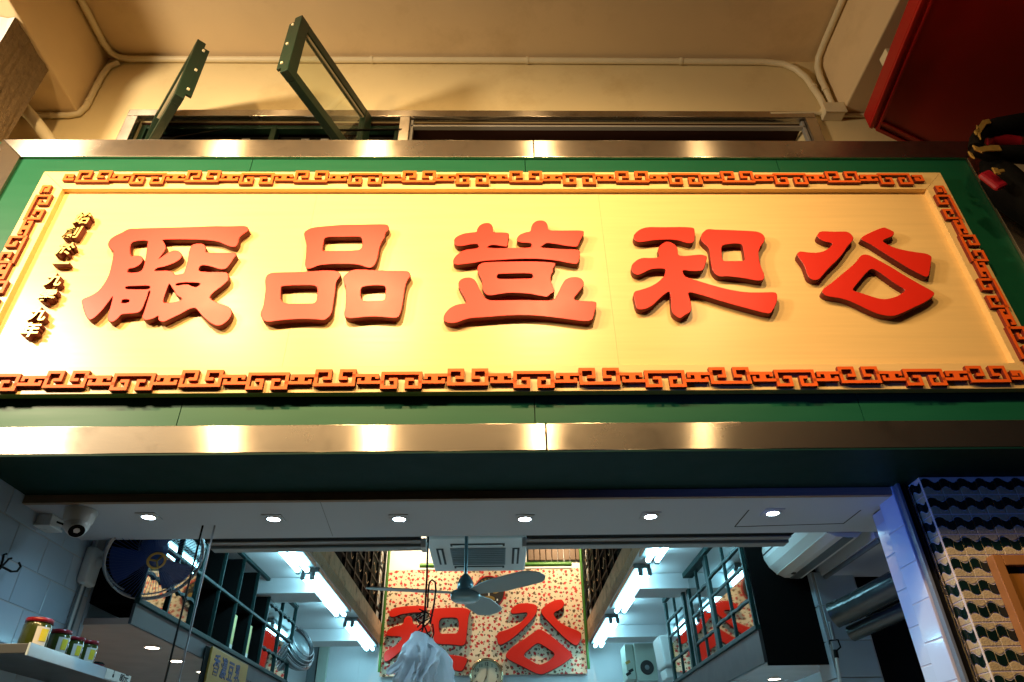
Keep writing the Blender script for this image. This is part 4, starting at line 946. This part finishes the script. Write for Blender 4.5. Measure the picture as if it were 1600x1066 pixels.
# ---- soffit downlights
dn = None
for k, (px, py) in enumerate(((233, 806), (428, 809), (624, 809), (820, 809), (1016, 805), (1207, 800))):
    p = atz(px, py, SZ); lab = ('leftmost', 'second from left', 'third from left', 'third from right', 'second from right', 'rightmost')[k]+' of the six downlights in the white soffit'
    if dn is None:
        dn = thing('downlight', lab, 'downlight', p, 'downlights in the soffit')
        MB().box(p.x-.06, p.x+.06, p.y-.06, p.y+.06, SZ-.006, SZ-.0005).build('plate', 'soffit', dn, bevel=.002)
        MB().lathe([(.038, -.012), (.048, -.012), (.050, -.006)], p, (0, 0, 1), 24).build('ring', 'plastic', dn)
        MB().lathe([(0, -.0105), (.038, -.0105)], p, (0, 0, 1), 24).build('lens', 'lens', dn)
    else: copy_tree(dn, None, p, lab)
    lamp('downlight_lamp', 'SPOT', p-Vector((0, 0, .03)), 13, (.40, .75, 1), .03, p-Vector((0, 0, 1)), 155, .9)
# shutter rails behind the soffit
for a, b, lab in ((330, 660, 'left aluminium shutter rail under the soffit edge'), (822, 1232, 'right aluminium shutter rail under the soffit edge')):
    p = aty(a, 846, 4.60); q = aty(b, 844, 4.60)
    rl = thing('shutter_rail', lab, 'rail', (p.x, 4.6, 3.06), 'shutter rails')
    MB().box(p.x, q.x, 4.471, 4.535, 3.060, 3.085).build('hood', 'iron', rl)
    MB().box(p.x, q.x, 4.536, 4.60, 3.052, 3.064).build('flange', 'rail', rl, bevel=.002)
    MB().box(p.x, q.x, 4.60, 4.612, 3.035, 3.07).build('web', 'grey', rl)
    MB().box(p.x, q.x, 4.62, 4.70, 3.035, 3.056).build('flange', 'rail', rl, bevel=.002)
    MB().box(q.x-.004 if a < 500 else p.x-.03, q.x+.03 if a < 500 else p.x+.0, 4.55, 4.66, 3.01, 3.075).build('end_cap', 'plastic', rl, bevel=.004)

# ---- ceiling cassette air conditioner
p = [atz(668, 843, 3.64), atz(827, 841, 3.64), atz(677, 893, 3.64), atz(818, 893, 3.64)]
ax0, ax1, ay0, ay1 = (p[0].x+p[2].x)/2, (p[1].x+p[3].x)/2, (p[0].y+p[1].y)/2, (p[2].y+p[3].y)/2
ca = thing('cassette_air_conditioner', 'square white cassette air conditioner hanging in the void', 'air conditioner', ((ax0+ax1)/2, (ay0+ay1)/2, 3.64))
MB().box(ax0+.08, ax1-.08, ay0+.08, ay1-.08, 3.70, 4.0).build('body', 'grey', ca, bevel=.01)
MB().box(ax0, ax1, ay0, ay1, 3.64, 3.70).build('fascia', 'acbody', ca, bevel=.018)
mx, my = (ax0+ax1)/2, (ay0+ay1)/2
MB().box(mx-.27, mx+.27, my-.27, my+.27, 3.628, 3.639).build('grille', 'grey', ca, bevel=.004)
for k in range(9): MB().box(mx-.26, mx+.26, my-.25+k*.06, my-.245+k*.06, 3.622, 3.627).build('grille_bar', 'grey', ca)
for dx, dy, hx, hy in ((0, -.37, .26, .035), (0, .37, .26, .035), (-.37, 0, .035, .26), (.37, 0, .035, .26)):
    MB().box(mx+dx-hx, mx+dx+hx, my+dy-hy, my+dy+hy, 3.634, 3.639).build('outlet', 'ink', ca)
    if hx > hy: MB().box(mx+dx-hx+.02, mx+dx+hx-.02, my+dy-.012, my+dy+.014, 3.626, 3.633).build('louvre', 'acbody', ca)
    else: MB().box(mx+dx-.012, mx+dx+.014, my+dy-hy+.02, my+dy+hy-.02, 3.626, 3.633).build('louvre', 'acbody', ca)
for dx in (-.35, .35):
    for dy in (-.35, .35): MB().tube([(mx+dx, my+dy, 3.9), (mx+dx, my+dy, 5.95)], .008, 6).build('hanger_rod', 'wire', ca)

# ---- ceiling fan
fc = aty(727, 930, 5.2)
cf = thing('ceiling_fan', 'grey blue three bladed ceiling fan on a long rod', 'fan', fc)
MB().tube([fc+Vector((0, 0, .1)), fc+Vector((0, 0, 3.0))], .014, 10).build('rod', 'fan', cf)
MB().lathe([(.0, -.045), (.085, -.045), (.105, -.03), (.11, 0), (.10, .022), (.075, .03), (.06, .035)], fc, (0, 0, 1), 32).build('motor', 'fan', cf)
MB().lathe([(.058, .036), (.062, .05), (.058, .09), (.04, .125), (.018, .15)], fc, (0, 0, 1), 24).build('canopy', 'fan', cf)
for deg in (167, 41, 286):
    a = math.radians(deg); e = Vector((math.cos(a), -math.sin(a), 0)); s_ = Vector((-e.y, e.x, 0)); m = MB(); n = 14; ring = []
    for i in range(n+1):
        u = i/n; rr = .09+(.72-.09)*u; wd = .05+.055*min(1, u*3)-.02*max(0, u-.9)*5; ctr = fc+e*rr+Vector((0, 0, .01+.005*u)); tilt = -.16; wd *= math.sqrt(max(.12, 1-(max(0, u-.82)/.18)**2))
        ring.append([ctr+s_*wd*k+Vector((0, 0, wd*k*tilt+dz)) for k, dz in ((-1, 0), (1, 0), (1, .006), (-1, .006))])
    vs = [v for g_ in ring for v in g_]; fs = [(i*4+k, i*4+(k+1) % 4, i*4+4+(k+1) % 4, i*4+4+k) for i in range(n) for k in range(4)]+[(0, 1, 2, 3), (n*4+3, n*4+2, n*4+1, n*4)]
    m.add(vs, fs); m.build('blade', 'blade', cf)

# ---- plastic bags on wire hooks
HY = 4.75
def H(x, y, dy=0): return aty(x, y, HY+dy)
bg_ = thing('hook_wire', 'looped black wire hooks hanging from the shutter rail', 'wire hook', H(666, 846))
MB().tube([H(669, 838), H(667, 900), H(664, 955), H(660, 985)], .0075, 6).build('straight_wire', 'iron', bg_)
lp = [H(668, 950), H(669, 925), H(671, 910), H(675, 906), H(680, 910), H(681, 922), H(678, 945), H(672, 975)]
MB().tube(lp, .0065, 6).build('loop', 'iron', bg_)
for pts in ([(655, 952), (668, 958), (672, 966), (660, 972), (652, 980)], [(650, 962), (662, 955), (676, 962), (668, 975), (655, 985), (648, 992)], [(664, 960), (652, 968), (662, 976), (668, 990), (672, 996)], [(676, 975), (678, 990), (674, 1000), (668, 994)], [(658, 960), (650, 966), (656, 975), (668, 968)], [(660, 985), (654, 998), (645, 990)]):
    MB().tube([H(x, y, random.uniform(-.03, .03)) for x, y in pts], .005, 6).build('twist', 'iron', bg_)
def tri(x): return abs((x/PI) % 2-1)*2-1
def bag(outline, yoff, thick, lab, folds, k=5.0):
    """thin crumpled plastic: pleats run down from the hook with cross creases; a plain back skin closes it"""
    P = chaikin(outline, 2); ys = [b for a, b in P]; y0, y1 = min(ys)+.4, max(ys)-.4; NR, NC = 30, 34; ph = random.uniform(0, 6); vs = []; fs = []; LN = []
    for q in range(int(k*2.6)):   # sharp straight creases, mostly running down from the hook
        a_ = random.gauss(0, .55) if q % 3 else random.uniform(-PI/2, PI/2)
        LN.append((random.choice((-1, 1))*random.uniform(.5, 1.3), math.cos(a_), math.sin(a_), random.uniform(-.42, .42)))
    MEAN = sum(q*abs(c) for q, n0, n1, c in LN)
    for side in (-1, 1):
        base = len(vs)
        for j in range(NR+1):
            y = y0+(y1-y0)*j/NR; xs = []
            for (a, b), (c, d) in zip(P, P[1:]+P[:1]):
                if (b-y)*(d-y) <= 0 and b != d: xs.append(a+(c-a)*(y-b)/(d-b))
            xa, xb = min(xs), max(xs); v = j/NR
            for i in range(NC+1):
                u = i/NC; x = xa+(xb-xa)*u; bulge = math.sqrt(max(0, 1-(2*u-1)**2))*min(1, v*6)
                w_ = sum(q*abs(n0*(u-.5)+n1*(v-.5)*1.4-c) for q, n0, n1, c in LN)-MEAN
                w_ = folds*min(1, .3+v*2)*w_
                e = min(1, u*7, (1-u)*7)
                vs.append(aty(x+(1.2*math.sin(y*.35+ph) if e < 1 else 0), y, HY+yoff+side*(thick*bulge+.002)+w_*(e if side < 0 else e*.8)))
        for j in range(NR):
            for i in range(NC):
                q = (base+j*(NC+1)+i, base+j*(NC+1)+i+1, base+(j+1)*(NC+1)+i+1, base+(j+1)*(NC+1)+i); fs.append(q if side < 0 else q[::-1])
    mb = MB().add(vs, fs, False); o = mb.build('plastic_bag', 'bag'); tag(o, lab, 'plastic bag', 'white plastic bags on the hooks'); return o
bag([(645, 988), (652, 985), (668, 990), (676, 1000), (690, 1012), (686, 1035), (680, 1066), (676, 1110), (640, 1110), (618, 1080), (612, 1062), (625, 1035), (624, 1016), (636, 1002)], .0, .04, 'front crumpled white plastic bag hanging at the middle of the bunch', .075, 7)
bag([(642, 998), (630, 1010), (622, 1030), (602, 1048), (603, 1056), (618, 1052), (634, 1040), (640, 1020)], -.07, .012, 'small white bag corner sticking out to the left of the bunch', .03, 4)
bag([(650, 1000), (676, 1006), (688, 1014), (682, 1034), (672, 1045), (660, 1062), (652, 1100), (646, 1100), (650, 1060), (655, 1030)], -.10, .014, 'white bag fold draped over the front of the bunch', .06, 5)
bag([(672, 996), (692, 1014), (706, 1026), (711, 1060), (712, 1110), (676, 1110), (680, 1050)], .09, .03, 'flat stack of white bags behind at the right of the bunch', .008)
bag([(634, 1018), (648, 1022), (652, 1040), (645, 1066), (630, 1110), (606, 1110), (612, 1066), (624, 1046)], -.06, .02, 'lower left white bag of the bunch with drooping handle', .06, 5)
bag([(662, 990), (670, 994), (668, 1020), (662, 1040), (650, 1066), (645, 1064), (655, 1036), (658, 1012)], -.13, .008, 'narrow twisted white bag handle hanging foremost in the bunch', .014)
bag([(668, 1030), (680, 1036), (676, 1060), (672, 1100), (660, 1100), (664, 1058)], -.13, .01, 'short white bag strip hanging at the lower front of the bunch', .016)
# ---- grey electrical cabinet and boxes at back right
e0 = aty(987, 975, 10.3); e1 = aty(1027, 1064, 10.3)
ec = thing('ventilation_cabinet', 'grey green metal cabinet with two round dark vents at back right', 'cabinet', (e0.x, 10.3, e1.z))
MB().box(e0.x, e1.x+.02, 10.3, 10.75, e1.z, CZ-.17).build('case', 'cabinet', ec, bevel=.008)
MB().box(e0.x-.125, e0.x-.006, 10.36, 10.75, e1.z+.03, CZ-.17).build('side_door', 'cabinet', ec, bevel=.008)
for (px, py), rr, nm in (((1005, 982), .085, 'vent'), ((1011, 1043), .092, 'vent')):
    c = aty(px, py, 10.298); v = MB().lathe([(rr, 0), (rr, .012), (rr*.85, .014), (0, .004)], c, (0, -1, 0), 24).build(nm, 'ink', ec)
    MB().lathe([(rr*.35, .010), (0, .02)], c, (0, -1, 0), 16).build('hub', 'grey', v)
for (px, py) in ((981, 1035), (982, 1053), (986, 1048)):
    c = aty(px, py, 10.355); MB().obox(c, ((1, 0, .5), (0, 1, 0), (-.5, 0, 1)), (.035, .003, .018)).build('sticker', 'goldtape' if py < 1040 else 'ink', ec)
c = aty(1024, 986, 10.1)
wbx = MB().box(c.x-.085, c.x+.085, 10.05, 10.28, c.z-.10, c.z+.10).build('junction_box', 'plastic', bevel=.01); tag(wbx, 'white junction box beside the ventilation cabinet', 'junction box')
MB().tube([(c.x+.07, 10.2, c.z+.08), (c.x+.14, 10.2, c.z+.12), (c.x+.2, 10.2, c.z-.1), (c.x+.22, 10.2, c.z-.5)], .016, 6).build('cable', 'plastic', wbx)
c = aty(1040, 1020, 8.9)
cw = MB().obox(c, ((1, 0, .1), (0, 1, 0), (-.1, 0, 1)), (.09, .20, .17)).build('white_unit', 'acbody', bevel=.02); tag(cw, 'white boxy unit hanging past the end of the right cabinet', 'box')
MB().obox(c+Vector((0, 0, -.24)), ((1, 0, .1), (0, 1, 0), (-.1, 0, 1)), (.06, .15, .05)).build('bracket', 'acbody', cw, bevel=.01)
a = aty(944, 996, 11.1); b = aty(972, 996, 11.1)
sp_ = MB().tube([(a.x, 11.1, a.z), (b.x, 11.1, a.z)], .03, 10).build('pipe_stub', 'wire'); tag(sp_, 'short silver pipe stub on the back wall beside the ventilation cabinet', 'pipe')
MB().tube([(b.x, 11.1, a.z), (b.x+.06, 11.1, a.z)], .045, 10).build('cap', 'iron', sp_)

# ================================================================== red signboard and shrouded bracket at upper right
ZR = 6.15
R0, R1, R2 = atz(1357, 197, ZR), atz(1437, 0, ZR), atz(1422, 228, ZR)
dY = (R1-R0).normalized(); dX = (R2-R0).normalized()
rs = thing('red_signboard', 'large dark red signboard seen from below at the upper right', 'signboard', R0)
A, B = R0, R0+dY*3.2; C_, D_ = R0+dX*3.5+dY*3.2, R0+dX*3.5
MB().prism([A, B, C_, D_], (0, 0, .14)).build('board', 'redsign', rs, bevel=.006)
for i, (o_, w_) in enumerate(((.0, .035), (.075, .03))):
    MB().obox((A+B)/2+dX*(o_+w_/2)+Vector((0, 0, -.012)), (dY, dX, (0, 0, 1)), ((B-A).length/2, w_/2, .012)).build('rim', 'redsign', rs, bevel=.004)
    MB().obox((A+D_)/2+dY*(o_+w_/2)+dX*.075+Vector((0, 0, -.0125)), (dX, dY, (0, 0, 1)), ((D_-A).length/2-.02, w_/2, .0125)).build('rim', 'redsign', rs, bevel=.004)
lh = MB().obox(atz(1391, 97, 6.32), ((1, 0, 0), (0, 1, 0), (0, 0, 1)), (.03, .05, .10)).build('sign_hanger', 'pipe'); tag(lh, 'small pale bracket fixing the red signboard to the beam', 'bracket')
BY = 3.0
def Q(x, y, d=0): return aty(x, y, BY+d)
bk = thing('shrouded_bracket', 'black shrouded bracket with gold taped bands at the right end of the sign', 'bracket', Q(1560, 240))
MB().tube([Q(1640, 192), Q(1590, 196), Q(1555, 200), Q(1535, 205), Q(1527, 216), Q(1524, 232)], .05, 10, rs=[.085, .08, .07, .05, .045, .045]).build('curved_arm', 'iron', bk)
MB().tube([Q(1519, 236), Q(1545, 240), Q(1580, 241), Q(1640, 243)], .04, 10, rs=[.03, .05, .06, .07]).build('lower_arm', 'iron', bk)
MB().tube([Q(1545, 250, .08), Q(1560, 275, .1), Q(1580, 300, .12), Q(1640, 330, .12)], .12, 12, rs=[.06, .11, .13, .16]).build('shroud', 'black', bk)
random.seed(5)
def tape(pts, nm='gold_band'):
    m = MB()
    for (x, y), (x2, y2) in zip(pts, pts[1:]):
        a = Q(x, y, -.065); b = Q(x2, y2, -.065); m.obox((a+b)/2, (b-a, (0, 0, 1), (0, 1, 0)), ((b-a).length/2+.004, .018+random.uniform(-.006, .010), .006))
    m.build(nm, 'goldtape', bk, bevel=.003)
tape([(1522, 231), (1532, 235), (1540, 233), (1550, 232), (1562, 232)]); tape([(1515, 241), (1520, 244)]); tape([(1553, 267), (1560, 268), (1568, 267)])
tape([(1524, 208), (1530, 203), (1538, 192), (1546, 190)]); tape([(1528, 200), (1530, 214)])
MB().tube([Q(1548, 216, .05), Q(1590, 224, .05)], .05, 8).build('red_cloth', 'lidred', bk)
MB().obox(Q(1551, 282, -.0), ((1, 0, .5), (0, 1, 0), (-.5, 0, 1)), (.05, .02, .08)).build('red_cloth', 'lidred', bk, bevel=.02)
